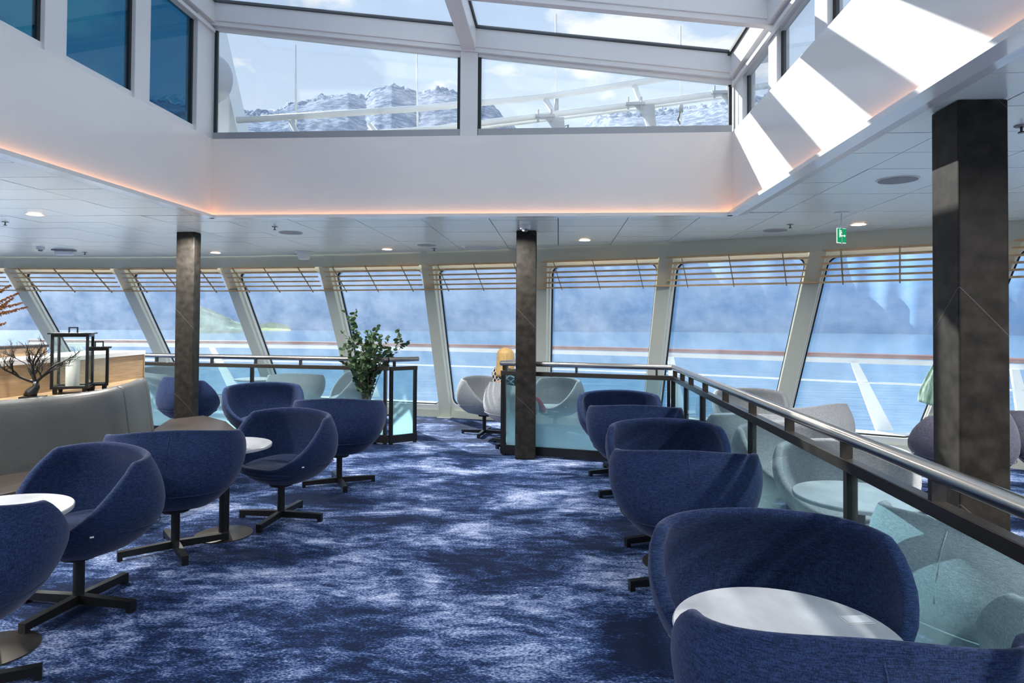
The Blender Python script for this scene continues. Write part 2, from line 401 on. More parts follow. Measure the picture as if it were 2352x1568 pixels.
# the leaning window wall
wf = empty('wall_front', kind='structure')
def FP(i, s, z, out=0.):       # bay i, s along it, height z, offset outward
    a = Bn[i].lerp(Tn[i], z/ZC); c = Bn[i+1].lerp(Tn[i+1], z/ZC); p = a.lerp(c, s)
    d = (Bn[i+1]-Bn[i]); n_ = Vector((-d.y, d.x, 0)).normalized()
    return p+n_*out
hl = [(q.x, q.y) for q in [Bn[i].lerp(Tn[i], (ZC+ZH)/2/ZC) for i in range(NB)]]
MB().strip([Tn[i] for i in range(NB)], [(.0, ZC+.02), (.0, ZH), (.04, ZH), (.04, ZC+.02)]).build('header', CREAM, wf)
MB().strip([Bn[i].lerp(Tn[i], .04) for i in range(NB)], [(.02, 0), (-.0, .12), (.22, .12), (.22, 0)]).build('sill', CREAM, wf)
for i in range(1, NB-1):
    tdir = (Bn[i+1]-Bn[i-1]).normalized(); wd = .19
    a = Bn[i].copy(); c = Bn[i].lerp(Tn[i], (ZH+.05)/ZC)
    nn_ = Vector((-tdir.y, tdir.x, 0))
    mm = MB().beam(a+nn_*.05, c+nn_*.05, wd, .16, tdir)
    # dark end just below the header is kept inside it
    mm.build('mullion', CREAM, wf, bevel=.012)
    MB().box(Bn[i]+nn_*-.02+Vector((0, 0, .006)), (.23, .2, .012), (tdir, nn_, Vector((0, 0, 1)))).build('foot_plate', CREAM2, wf)
def ringpanel(i, z0, z1, s0, s1, hs0, hs1, hz0, hz1, rad, out, th, n=6):
    # rectangle s0..s1, z0..z1 with a rounded hole; returns MB
    Lw = (FP(i, 1, 1)-FP(i, 0, 1)).length
    hole = []
    rs = rad/Lw
    for cx_, cz_, a0 in ((hs1-rs, hz1-rad, 0), (hs0+rs, hz1-rad, 90), (hs0+rs, hz0+rad, 180), (hs1-rs, hz0+rad, 270)):
        for k in range(n+1):
            a = math.radians(a0+90*k/n); hole.append((cx_+rs*math.cos(a), cz_+rad*math.sin(a)))
    m_ = len(hole); outr = []
    cs, cz = (s0+s1)/2, (z0+z1)/2
    for q, (s, z) in enumerate(hole):
        c4 = [(s1, z1), (s0, z1), (s0, z0), (s1, z0)][q//(n+1)]
        k = q % (n+1)
        outr.append(c4 if True else None)
    M_ = MB(); vs = []
    for o_ in (out, out+th):
        vs += [FP(i, s, z, o_) for s, z in hole]+[FP(i, s, z, o_) for s, z in outr]
    f = []
    for q in range(m_):
        r = (q+1) % m_
        f += [(q, r, m_+r, m_+q), (2*m_+q, 3*m_+q, 3*m_+r, 2*m_+r), (q, 2*m_+q, 2*m_+r, r)]
    M_.add(vs, f); return M_
for i in range(NB-1):
    Lw = (FP(i, 1, 1)-FP(i, 0, 1)).length; e_ = .07/Lw
    w_ = empty('window_%d' % (i+1), kind='structure')
    hole = (e_+.045/Lw, 1-e_-.045/Lw, .20, ZH-.05)
    ringpanel(i, .06, ZH+.03, e_*.2, 1-e_*.2, *hole, .12, .05, .11).build('surround', CREAM2, w_)
    # gasket: slim ring
    k = .018
    g0 = ringpanel(i, hole[2]-.002, hole[3]+.002, hole[0]-.002/Lw, hole[1]+.002/Lw, hole[0]+k/Lw, hole[1]-k/Lw, hole[2]+k, hole[3]-k, .11, .11, .02)
    g0.build('gasket', GASK, w_)
    s0, s1, z0, z1 = hole[0]-.02/Lw, hole[1]+.02/Lw, hole[2]-.02, hole[3]+.02
    pb = [FP(i, s0, z0, .125), FP(i, s1, z0, .125), FP(i, s1, z0, .137), FP(i, s0, z0, .137)]
    pt = [FP(i, s0, z1, .125), FP(i, s1, z1, .125), FP(i, s1, z1, .137), FP(i, s0, z1, .137)]
    MB().hexa(pb, pt).build('pane', GWIN, w_)
    # warm strip light tucked behind the header
    MB().hexa([FP(i, .06, ZH+.012, .060), FP(i, .94, ZH+.012, .060), FP(i, .94, ZH+.012, .085), FP(i, .06, ZH+.012, .085)],
              [FP(i, .06, ZH+.022, .060), FP(i, .94, ZH+.022, .060), FP(i, .94, ZH+.022, .085), FP(i, .06, ZH+.022, .085)]).build('strip_light', WARM2, w_)
# slat louvres
names = ['far left, cut by the picture edge', 'second from the left', 'third from the left, behind the left column', 'fourth from the left', 'above the potted tree', 'between potted tree and central column', 'just right of the central column', 'above the corner of the glass railing', 'left of the large stone column', 'beyond the large stone column']
for i in range(NB-1):
    lv = empty('slat_louvre', FP(i, .5, 2.0), label='pale wooden slat louvre across the window top, '+names[i], cat='louvre', group='wooden louvres along the window wall')
    c0 = Vector(lv.location)
    Lw = (FP(i, 1, 2)-FP(i, 0, 2)).length
    for k in range(6):
        z = 2.405-.071*k; ins = -.17+.012*k
        s0, s1 = .035, .965
        if k == 5: s0, s1 = -.01, 1.01
        b4 = [FP(i, s0, z, ins), FP(i, s1, z, ins), FP(i, s1-.03, z, ins+.07), FP(i, s0+.03, z, ins+.07)]
        mb = MB().hexa([q-c0 for q in b4], [q-c0+Vector((0, 0, .020)) for q in b4])
        mb.build('slat', WOODL, lv)
    for s in (.14, .46, .80):
        p = FP(i, s, 2.42, -.18)-c0; q = FP(i, s+.11/Lw, 2.03, -.10)-c0
        MB().beam(p, q, .010, .02, (1, 0, 0)).build('rod', mat('pale_brass', (.42, .34, .22), .35, metal=.6), lv)
    # end block on the right mullion
    if i < NB-2:
        p = FP(i, 1.0, 2.06, -.085)-c0
        MB().box(p, (.20, .12, .02)).build('end_block', WOODL, lv)

# fascias of the well with a lit lip
ZS1 = ZF
for nm, p, q, nx in (('wall_well_front', (XS1, YS), (XS0, YS), 0), ('wall_well_left', (XS0, YS), (XS0, YS0), 0), ('wall_well_right', (XS1, YS0), (XS1, YS), 0), ('wall_well_back', (XS0, YS0), (XS1, YS0), 0)):
    w_ = empty(nm, kind='structure')
    MB().strip([p, q], [(0, ZL), (0, ZF), (-.14, ZF), (-.14, ZC-.02), (-.05, ZL)]).build('fascia', WHITE, w_)
    MB().strip([p, q], [(0, ZL), (0, ZL+.012), (.045, ZL+.012), (.045, ZL+.03), (.052, ZL+.03), (.052, ZL)]).build('lip', WHITE, w_)
    MB().strip([p, q], [(.012, ZL+.013), (.012, ZL+.018), (.034, ZL+.018), (.034, ZL+.013)]).build('strip_light', WARM, w_)
# skylight: posts, roof beams, panes
def ycr(px, x, v=300): return Px(px, v, x).y
XW0, XW1 = XS0-.06, XS1+.06; YW = YS+.06
zl_ = Py(472, 62, YW).z; zr_ = Py(1710, 185, YW).z
def RZ(x): return zl_+(zr_-zl_)*(x-XW0)/(XW1-XW0)
xm = Py(1078, 250, YW).x
PIT_Y = .98
ys = [YW]+[5.24-.95*k for k in range(0, 8)]
sk = empty('skylight_frame', kind='structure')
ZS = ZF
def post(x, y, w=.12, d=.12, m=FRAMEW): MB().box((x, y, (ZS+RZ(x)+.1)/2), (w, d, RZ(x)+.1-ZS)).build('post', m, sk, bevel=.006)
post(xm, YW+.01, .17, .12)
for k, y in enumerate(ys):
    if k == 0: post(XW0-.03, y-.11, .12, .36); post(XW1+.03, y-.11, .12, .36)
    else: post(XW0-.03, y, .10, .20); post(XW1+.03, y, .10, .20)
    if y > YS0-.2:
        # lateral roof beam, box with a dark gasket along its far upper edge
        MB().beam((XW0, y, RZ(XW0)+.14), (XW1, y, RZ(XW1)+.14), .16, .20, (0, 1, 0)).build('roof_beam', FRAMEW, sk, bevel=.006)
        MB().beam((XW0, y-.03, RZ(XW0)+.02), (XW1, y-.03, RZ(XW1)+.02), .07, .05, (0, 1, 0)).build('beam_trim', FRAMEW, sk)
        MB().beam((XW0, y-.085, RZ(XW0)+.235), (XW1, y-.085, RZ(XW1)+.235), .02, .03, (0, 1, 0)).build('gasket', GASK, sk)
        MB().beam((XW0, y+.085, RZ(XW0)+.235), (XW1, y+.085, RZ(XW1)+.235), .02, .03, (0, 1, 0)).build('gasket', GASK, sk)
# long middle beam and eaves
for x, w, m in ((xm, .14, FRAMEW), (XW0, .16, FRAMEW), (XW1, .16, FRAMEW)):
    MB().beam((x, YS0, RZ(x)+.12), (x, YW+.05, RZ(x)+.12), w, .22, (1, 0, 0)).build('rafter', m, sk, bevel=.006)
for x, s in ((XW0, 1), (XW1, -1)):
    for dz, w in ((.03, .05), (-.05, .03)):
        MB().beam((x+s*.04, YS0, RZ(x)+dz), (x+s*.04, YW, RZ(x)+dz), w, .035, (1, 0, 0)).build('eave_trim', FRAMEW, sk)
    MB().beam((x+s*.095, YS0, RZ(x)+.225), (x+s*.095, YW, RZ(x)+.225), .02, .03, (1, 0, 0)).build('gasket', GASK, sk)
for x in (xm-.08, xm+.08):
    MB().beam((x, YS0, RZ(x)+.235), (x, YW, RZ(x)+.235), .02, .03, (1, 0, 0)).build('gasket', GASK, sk)
# sliding-pane tracks at the sill
nwin = [NB]
def pane4(name, a, c, za0, za1, zc1, m, th=.01):      # vertical pane from a to c (plan), bottoms za0, tops za1/zc1
    w_ = empty('window_%d' % nwin[0], kind='structure'); nwin[0] += 1
    a = Vector(a); c = Vector(c); d = (c-a).normalized(); n_ = Vector((-d.y, d.x))
    def V(p, z, o): return (p.x+n_.x*o, p.y+n_.y*o, z)
    MB().hexa([V(a, za0, -th), V(c, za0, -th), V(c, za0, th), V(a, za0, th)], [V(a, za1, -th), V(c, zc1, -th), V(c, zc1, th), V(a, za1, th)]).build('pane', m, w_)
    MB().beam(V(a, za0+.04, 0), V(c, za0+.04, 0), .05, .07, (n_.x, n_.y, 0)).build('bottom_rail', GREYAL if m is GSKY else FRAMEW, w_)
    MB().beam(V(a, za1-.02, 0), V(c, zc1-.02, 0), .04, .05, (n_.x, n_.y, 0)).build('top_rail', FRAMEW, w_)
    for p, z1 in ((a, za1), (c, zc1)):
        sgn = 1 if p is a else -1
        q = p+d*(.012*sgn)
        MB().beam(V(q, za0, 0), V(q, z1, 0), .03, .03, (d.x, d.y, 0)).build('gasket', GASK, w_)
    return w_
ZS_ = ZF
pane4('p', (XW0+.05, YW), (xm-.09, YW), ZS_, RZ(XW0)-.0, RZ(xm)-.0, GSKY)
pane4('p', (xm+.09, YW), (XW1-.05, YW), ZS_, RZ(xm), RZ(XW1), GSKY)
for k in range(7):
    y1, y0 = ys[k]-(.29 if k == 0 else .10), ys[k+1]+.10
    for x, gm in ((XW0-.03, GBLU), (XW1+.03, GSKY)):
        pane4('p', (x, y0), (x, y1), ZS_, RZ(x)-.02, RZ(x)-.02, gm)
    for xa, xb in ((XW0+.05, xm-.05), (xm+.05, XW1-.05)):
        w_ = empty('window_%d' % nwin[0], kind='structure'); nwin[0] += 1
        q = [(xa, ys[k+1], RZ(xa)+.22), (xb, ys[k+1], RZ(xb)+.22), (xb, ys[k], RZ(xb)+.22), (xa, ys[k], RZ(xa)+.22)]
        MB().hexa(q, [(a, b_, c_+.015) for a, b_, c_ in q]).build('roof_pane', GSKY, w_)

# columns
cc = [(Pz(1186, 529, ZC), Pz(1232, 529, ZC), .20, 'square dark veined stone column in the middle of the room', .22),
      (Pz(405, 532, ZC), Pz(447, 532, ZC), .15, 'slim dark stone column on the left behind the leather bench', .2),
      (Pz(2200, 228, ZC), Pz(2316, 226, ZC), .22, 'large dark veined stone column at the right foreground', .25)]
for a, c, dep, lb, _ in cc:
    x0, x1, y0 = a.x, c.x, (a.y+c.y)/2
    o = MB().box(((x0+x1)/2, y0+dep/2, ZC/2), (x1-x0, dep, ZC-.004)).build('column', STONE, bevel=.008, loc=((x0+x1)/2, y0+dep/2, 0))
    tag(o, lb, 'column', 'stone clad columns')
# ---------------------------------------------------------------- outside: sea, mountains, deck
SEA = -20.
wm = bpy.data.materials.new('sea_water'); wm.use_nodes = True; t, b = nodes_of(wm)
b.inputs['Base Color'].default_value = (.10, .22, .34, 1); b.inputs['Roughness'].default_value = .12; b.inputs['IOR'].default_value = 1.33
tcn = t.nodes.new('ShaderNodeTexCoord'); mp = t.nodes.new('ShaderNodeMapping'); mp.inputs['Scale'].default_value = (.5, 1.6, 1)
t.links.new(tcn.outputs['Object'], mp.inputs[0])
n_ = t.nodes.new('ShaderNodeTexNoise'); n_.inputs['Scale'].default_value = .12; n_.inputs['Detail'].default_value = 8
t.links.new(mp.outputs[0], n_.inputs['Vector'])
bp = t.nodes.new('ShaderNodeBump'); bp.inputs['Strength'].default_value = .5; bp.inputs['Distance'].default_value = 1.5
t.links.new(n_.outputs['Fac'], bp.inputs['Height']); t.links.new(bp.outputs[0], b.inputs['Normal'])
sea = MB().add([(-9000, 5, SEA), (9000, 5, SEA), (9000, 12000, SEA), (-9000, 12000, SEA)], [(0, 1, 2, 3)]).build('sea_water', wm)
tag(sea, 'calm blue fjord water below the windows', 'water', kind='stuff')

mm = bpy.data.materials.new('hazed_mountain'); mm.use_nodes = True; t, b = nodes_of(mm)  # distance haze painted into the bluish slope, rock and snow colours
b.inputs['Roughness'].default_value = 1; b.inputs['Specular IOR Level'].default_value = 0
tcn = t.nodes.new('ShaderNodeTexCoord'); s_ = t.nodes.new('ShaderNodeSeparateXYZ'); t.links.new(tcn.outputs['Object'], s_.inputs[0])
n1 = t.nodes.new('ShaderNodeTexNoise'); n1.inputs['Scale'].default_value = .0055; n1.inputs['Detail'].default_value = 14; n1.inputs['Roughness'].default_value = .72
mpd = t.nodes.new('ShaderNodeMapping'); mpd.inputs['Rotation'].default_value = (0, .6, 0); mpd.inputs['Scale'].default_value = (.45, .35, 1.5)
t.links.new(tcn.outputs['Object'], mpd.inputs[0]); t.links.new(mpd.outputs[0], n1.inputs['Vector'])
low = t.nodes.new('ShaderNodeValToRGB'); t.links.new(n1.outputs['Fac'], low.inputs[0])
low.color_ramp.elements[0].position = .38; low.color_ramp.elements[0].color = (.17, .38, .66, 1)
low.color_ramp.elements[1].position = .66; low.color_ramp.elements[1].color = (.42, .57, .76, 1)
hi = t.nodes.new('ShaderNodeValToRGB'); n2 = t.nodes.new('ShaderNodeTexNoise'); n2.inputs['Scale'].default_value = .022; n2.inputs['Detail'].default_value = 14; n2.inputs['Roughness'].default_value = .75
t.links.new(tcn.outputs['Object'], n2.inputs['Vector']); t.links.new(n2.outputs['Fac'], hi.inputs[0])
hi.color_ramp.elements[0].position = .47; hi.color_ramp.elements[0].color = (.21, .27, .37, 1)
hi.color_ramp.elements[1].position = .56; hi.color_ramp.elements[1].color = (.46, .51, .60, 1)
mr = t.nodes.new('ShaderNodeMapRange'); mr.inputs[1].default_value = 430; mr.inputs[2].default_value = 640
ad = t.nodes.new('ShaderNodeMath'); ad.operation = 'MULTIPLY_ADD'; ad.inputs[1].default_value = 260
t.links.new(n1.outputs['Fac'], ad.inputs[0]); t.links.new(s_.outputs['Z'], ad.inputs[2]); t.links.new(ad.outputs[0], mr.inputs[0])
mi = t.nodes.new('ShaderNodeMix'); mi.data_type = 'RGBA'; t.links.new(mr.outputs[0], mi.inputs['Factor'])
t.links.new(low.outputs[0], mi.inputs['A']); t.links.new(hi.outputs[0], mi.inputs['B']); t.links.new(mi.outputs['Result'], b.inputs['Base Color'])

prof_px = [(-700,150),(-300,170),(0,190),(250,215),(470,246),(550,250),(600,262),(650,251),(672,236),(700,233),(740,223),(800,213),(840,227),(862,203),(900,192),(930,203),(960,213),(1000,204),(1050,212),(1100,232),(1140,246),(1190,300),(1255,335),(1320,297),(1400,262),(1500,257),(1600,241),(1700,228),(1900,215),(2200,190),(2500,170),(3000,160)]
def az_el(u, v):
    d = ray(u, v); return math.atan2(d.x, d.y), d.z/math.hypot(d.x, d.y)
PR = [az_el(u, v) for u, v in prof_px]
def ridge(a):
    for k in range(len(PR)-1):
        if PR[k][0] <= a <= PR[k+1][0]:
            q = (a-PR[k][0])/(PR[k+1][0]-PR[k][0]); return PR[k][1]*(1-q)+PR[k+1][1]*q
    return PR[0][1] if a < PR[0][0] else PR[-1][1]
def mountain(name, a0, a1, n, label, m):
    R0, R1 = 1900., 4300.; rows = 70; vs = []; fs = []
    for j in range(rows+6):
        q = j/rows
        for i in range(n+1):
            a = a0+(a1-a0)*i/n
            p0 = noise.fractal(Vector((a*6, 3.3, 1)), 1, 2, 4)
            r = R0*(1+.025*p0)+(R1-R0)*q
            x, y = math.sin(a)*r, math.cos(a)*r
            top = ridge(a)*R1+H
            if q <= 1:
                base = (q**.68)*.92+.08*math.sin(q*PI/2)
                amp = 95*math.sin(min(1, q*1.0)*PI)**.8+28*q
            else:
                base = 1-(q-1)*3; amp = 60
            h = top*base + amp*.55*noise.multi_fractal(Vector((x*.0016, y*.0016, .5)), .9, 2.2, 7)*.6 - amp*.33
            if q > .8: h += (75*(noise.ridged_multi_fractal(Vector((x*.004, y*.004, 2)), 1, 2.1, 6, 1, 2)-1.1)*.35+26*noise.fractal(Vector((x*.022, y*.022, 4)), .8, 2.1, 5))*min(1, (q-.8)*8)
            h = max(h, SEA-30) if j else SEA-5
            vs.append((x, y, h))
    for j in range(rows+5):
        for i in range(n):
            k = j*(n+1)+i; fs.append((k, k+1, k+n+2, k+n+1))
    o = MB().add(vs, fs).build(name, m, smooth=True, fix=False); tag(o, label, 'mountain'); return o
mid_a = az_el(1255, 300)[0]
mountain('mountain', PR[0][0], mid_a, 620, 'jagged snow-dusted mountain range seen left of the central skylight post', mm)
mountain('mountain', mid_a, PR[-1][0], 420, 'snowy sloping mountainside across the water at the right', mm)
# green headland and farmed shore on the left
gm = mat('hillside_forest', (.16, .24, .20), 1, spec=0, var=(.012, .5, (1, 1, 1)))
vs = []; fs = []; nx, ny = 60, 24
a0, a1 = az_el(402, 700)[0], az_el(566, 700)[0]
for j in range(ny+1):
    for i in range(nx+1):
        a = a0+(a1-a0)*i/nx; q = j/ny; r = 1250+420*q
        hh = (min(1, i/nx/.25)**.7)*(1-(i/nx))**.75*72*math.sin(min(1, q*1.2)*PI/2)
        x, y = math.sin(a)*r, math.cos(a)*r
        vs.append((x, y, SEA+(hh+10*noise.fractal(Vector((x*.02, y*.02, 0)), 1, 2, 5) if 0 < j else -2)))
for j in range(ny):
    for i in range(nx):
        k = j*(nx+1)+i; fs.append((k, k+1, k+nx+2, k+nx+1))
tag(MB().add(vs, fs).build('headland', gm, smooth=True, fix=False), 'wooded headland sloping into the water right of the left column', 'hill')
fm = mat('meadow_grass', (.34, .42, .20), 1, spec=0, var=(.03, .25, (1, 1, 1)))
vs = []; fs = []
a0, a1 = az_el(586, 740)[0], az_el(668, 740)[0]; nx, ny = 40, 10
for j in range(ny+1):
    for i in range(nx+1):
        a = a0+(a1-a0)*i/nx; q = j/ny; r = 1600+260*q; x, y = math.sin(a)*r, math.cos(a)*r
        e_ = math.sin(PI*i/nx)**.5 if 0 < i < nx else 0
        vs.append((x, y, SEA+(1.5+17*q*e_+3*noise.fractal(Vector((x*.03, y*.03, 0)), 1, 2, 4) if j else -2)))
for j in range(ny):
    for i in range(nx):
        k = j*(nx+1)+i; fs.append((k, k+1, k+nx+2, k+nx+1))
tag(MB().add(vs, fs).build('meadow', fm, smooth=True, fix=False), 'bright green meadow on the far shore', 'field')

# promenade outside the windows
def offs(i, o):
    a = (Bn[min(i+1, NB-1)]-Bn[max(i-1, 0)]).normalized(); n_ = Vector((-a.y, a.x, 0)); return Bn[i]+n_*o
line = [offs(i, .28) for i in range(NB)]
MBo = MB().strip(line, [(0, -.1), (0, .0), (1.6, .0), (1.6, -.1)]); tag(MBo.build('promenade_deck', DECK), kind='structure')
rl = empty('deck_railing', (0, 11.5, 0), label='outer ship railing with varnished teak handrail beyond the windows', cat='railing')
def W2(o): return o
pts = []
for i in range(NB):
    pts.append(offs(i, 1.45))
dense = []
for i in range(NB-1):
    for k in range(4): dense.append(pts[i].lerp(pts[i+1], k/4))
dense.append(pts[-1])
c0 = Vector(rl.location)
ZR = 1.12
MB().tube([p-c0+Vector((0, 0, ZR)) for p in dense], .035, 8).build('handrail', RAILR, rl, smooth=True)
MB().strip([p-c0 for p in dense], [(-.03, ZR-.11), (-.03, ZR-.045), (.03, ZR-.045), (.03, ZR-.11)]).build('rail_bar', OUTW, rl)
MB().tube([p-c0+Vector((0, 0, .74)) for p in dense], .014, 6).build('wire', OUTW, rl, smooth=True)
for (u, v, u2, v2) in ((1540, 812, 1600, 925), (1962, 825, 2060, 985), (486, 793, 545, 905), (1195, 800, 1230, 910), (830, 795, 880, 905), (180, 790, 260, 905), (2330, 845, 2420, 1000)):
    j = min(range(len(dense)), key=lambda q: abs(proj(dense[q]+Vector((0, 0, ZR)))[0]-u)); a = dense[j]
    a = Pd(u, v+6, proj(a)[2]); a.z = ZR-.1; b2 = Pz(u2, v2, .0)
    d_ = Vector((b2.x-a.x, b2.y-a.y, 0)); d_ = d_.normalized()*min(d_.length, .7); q = Vector((a.x+d_.x, a.y+d_.y, 0))
    sd_ = Vector((1, .1, 0))
    k1 = [sd_*-.05, sd_*.05]; 
    mbp = MB().hexa([q-c0-sd_*.13-Vector((0, .02, 0)), q-c0+sd_*.13-Vector((0, .02, 0)), q-c0+sd_*.13+Vector((0, .02, 0)), q-c0-sd_*.13+Vector((0, .02, 0))],
                    [a-c0-sd_*.05-Vector((0, .02, 0)), a-c0+sd_*.05-Vector((0, .02, 0)), a-c0+sd_*.05+Vector((0, .02, 0)), a-c0-sd_*.05+Vector((0, .02, 0))])
    mbp.build('stanchion', OUTW, rl)
# upper deck: bulkhead, dome, tube railings, whip aerials seen through the skylight
YD = 7.8
def Q(u, v, y=YD): return Py(u, v, y)
bh = MB(); ww = [Q(440, 478), Q(585, 478), Q(482, 20), Q(440, 20)]
bh.hexa([w_ for w_ in ww], [w_+Vector((0, .35, 0)) for w_ in ww])
tag(bh.build('funnel_bulkhead', OUTW), 'slanting white bulkhead outside the skylight, left edge', 'bulkhead')
yo = 7.5
cd = Q(497, 181, yo); rr_ = (Q(535, 181, yo)-Q(480, 181, yo)).length
dm = MB(); hh = (Q(500, 125, yo)-Q(500, 237, yo)).length/2
prof = []
n = 14; vs = []; fs = []
for i in range(n+1):
    a = PI*i/n
    for k in range(13):
        b_ = PI*(k/12-.5)
        r1 = math.copysign(abs(math.sin(a))**.8, 1)
        vs.append(cd+Vector((-rr_*.35+rr_*math.cos(b_)*r1*1.0, -.12*math.sin(b_)*r1*1.6, hh*math.cos(a))))
for i in range(n):
    for k in range(12): fs.append((i*13+k, i*13+k+1, (i+1)*13+k+1, (i+1)*13+k))
dmo = empty('floodlight_dome', cd, label='rounded white plastic dome housing fixed to the outer bulkhead', cat='housing')
MB().add([v-cd for v in vs], fs).build('dome', mat('aged_plastic', (.48, .49, .53), .5), dmo, smooth=True)
MB().box((-rr_*.35-.02, 0, 0), (.04, .4, hh*2.05)).build('back_plate', PLAST, dmo)
MB().beam((-rr_*.35-.02, 0, .1), (-rr_*.35-.02, .55, .1), .05, .05).build('bracket', GREYAL, dmo)
def tubeth(nm, segs, label, cat, m=OUTW, grp=None, extra=None):
    c_ = Vector(segs[0][1][0]); r0 = empty(nm, c_, label=label, cat=cat, group=grp)
    for pn, pl, rad, mm_ in segs: MB().tube([Vector(p)-c_ for p in pl], rad, 8).build(pn, mm_, r0, smooth=True)
    return r0
ya = 7.6
dg = [( (1250,222,1290,295) ), (1455,190,1492,292), (1680,188,1708,290), (848,285,862,302), (668,278,682,305)]
segs = [('top_tube', [Q(545, 276, ya), Q(950, 250, ya), Q(1255, 222, ya), Q(1560, 174, ya), Q(1800, 128, ya)], .040, OUTW),
        ('lower_tube', [Q(560, 330, ya), Q(1000, 296, ya), Q(1240, 266, ya), Q(1470, 238, ya), Q(1660, 213, ya), Q(1800, 190, ya)], .038, OUTW),
        ('lower_tube', [Q(1000, 306, ya+.15), Q(1240, 275, ya+.15), Q(1470, 247, ya+.15), Q(1700, 216, ya+.15)], .03, OUTW)]
for u, v, u2, v2 in dg:
    e1, e2 = Q(u, v, ya), Q(u2, v2, ya); k_ = (ZC+.3-e1.z)/(e2.z-e1.z); segs.append(('stay', [e1, e1.lerp(e2, k_)], .032, OUTW))
rr0 = tubeth('upper_deck_railing', segs, 'sloping white tube railing on the upper deck outside the skylight', 'railing')
c_ = Vector(rr0.location)
for u, v in ((1252, 268), (1458, 240), (1655, 214)):
    p = Q(u, v, ya)-c_
    MB().box(p+Vector((0, -.03, -.01)), (.22, .10, .03)).build('clamp', GREYAL, rr0)
    for dx in (-.08, .07): MB().tube([p+Vector((dx, -.05, -.07)), p+Vector((dx, -.05, .07))], .012, 6).build('clamp_bolt', GREYAL, rr0)
    MB().hexa([p+Vector((.0, -.04, -.02)), p+Vector((.22, -.04, -.02)), p+Vector((.22, 0, -.02)), p+Vector((.0, 0, -.02))],
              [p+Vector((.18, -.04, -.26)), p+Vector((.24, -.04, -.26)), p+Vector((.24, 0, -.26)), p+Vector((.18, 0, -.26))]).build('gusset', GREYAL, rr0)
for k, (u, v0, v1, lb) in enumerate(((679, 103, 290, 'leftmost thin white whip aerial against the clouds'), (958, 112, 300, 'thin white whip aerial over the highest mountain peak'), (1277, 32, 225, 'whip aerial just right of the skylight centre post'), (1563, 60, 230, 'rightmost whip aerial above the clamped tubes'))):
    y = 7.95; segs = [('rod', [Q(u+1, v1, y), Q(u, v0, y)], [.014, .010], OUTW), ('base', [Q(u+1, v1+28, y), Q(u+1, v1-2, y)], .026, GREYAL)]
    if k > 1: segs.append(('cable', [Q(u+1, v1+25, y), Q(u-6, v1+45, y), Q(u+8, v1+70, y), Q(u+28, v1+62, y), Q(u+25, v1+95, y)], .012, GASK))
    else: segs.append(('socket', [Q(u+1, v1+60, y), Q(u+1, v1+28, y)], .018, OUTW))
    lo = Q(u+1, v1+60, y); segs.append(('mast', [(lo.x, lo.y, ZC+.3), lo, Q(u+1, v1+20, y)], .014, OUTW))
    tubeth('whip_aerial', segs, lb, 'aerial', grp='whip aerials on the upper deck')

# added sun blocker, unseen above the frame, shading the near tables
pf = empty('sun_block_platform', (-8.3, 6.2, ZC+.3), label='unseen white platform on a post, added to shade the near tables', cat='platform')
MB().box((1.08, 1.4, 3.9), (4.55, 4.2, .25)).build('sun_block_slab', OUTW, pf); MB().box((0, 0, 1.89), (.5, .5, 3.78)).build('post', OUTW, pf)
# ---------------------------------------------------------------- tub chairs
PROF = [(.275, .02), (.283, .10), (.305, .19), (.35, .275), (.42, .345), (.50, .40), (.58, .43), (.66, .442), (.74, .438), (.80, .42), (.825, .41)]
def rad_at(z):
    if z <= PROF[0][0]: return PROF[0][1]
    for (z0, r0), (z1, r1) in zip(PROF, PROF[1:]):
        if z <= z1: k = (z-z0)/(z1-z0); return r0+(r1-r0)*k
    return PROF[-1][1]
def sm(x): x = max(0, min(1, x)); return x*x*(3-2*x)
def rim(th):
    b_ = math.cos(th); t_ = max(0, min(1, (b_+.90)/1.10)); return .45+.365*(t_*.35+sm(t_)*.65)+.035*max(0, b_)**2
def shp(th, r, z):
    c, s = math.cos(th), math.sin(th); n_ = 2.3+.5*max(0, c); k = (abs(c)**n_+abs(s)**n_)**(-1/n_)
    q = max(0, min(1, (z-.45)/.38))
    ysc = (.90-.33*q) if c > 0 else .84
    return Vector((r*k*s, r*k*c*ysc+.015, z))
def shell_bm():
    nt_, no, ni = 60, 16, 12; th_ = .05; vs = []; fs = []
    rows = []
    for i in range(nt_):
        th = 2*PI*i/nt_; h = rim(th); row = []
        for j in range(no+1):
            q = (j/no)**.85; z = .275+(h-.022-.275)*q; row.append(shp(th, rad_at(z), z))
        # rounded rim
        ro = shp(th, rad_at(h-.02), h-.02); rin = shp(th, rad_at(h-.02)-th_, h-.02); mdl = (ro+rin)/2
        for a in (35, 65, 90, 115, 145):
            ca, sa = math.cos(math.radians(a)), math.sin(math.radians(a))
            row.append(Vector((mdl.x+(ro.x-mdl.x)*ca, mdl.y+(ro.y-mdl.y)*ca, h-.022+.022*sa)))
        for j in range(ni+1):
            q = j/ni; z = h-.022-(h-.022-.36)*q; row.append(shp(th, max(.02, rad_at(z)-th_-.02*q), z))
        rows.append(row)
    m_ = len(rows[0])
    for row in rows: vs += row
    for i in range(nt_):
        r = (i+1) % nt_
        for j in range(m_-1): fs.append((i*m_+j, r*m_+j, r*m_+j+1, i*m_+j+1))
    fs.append(tuple(i*m_ for i in range(nt_))); fs.append(tuple(i*m_+m_-1 for i in range(nt_))[::-1])
    return MB().add(vs, fs)
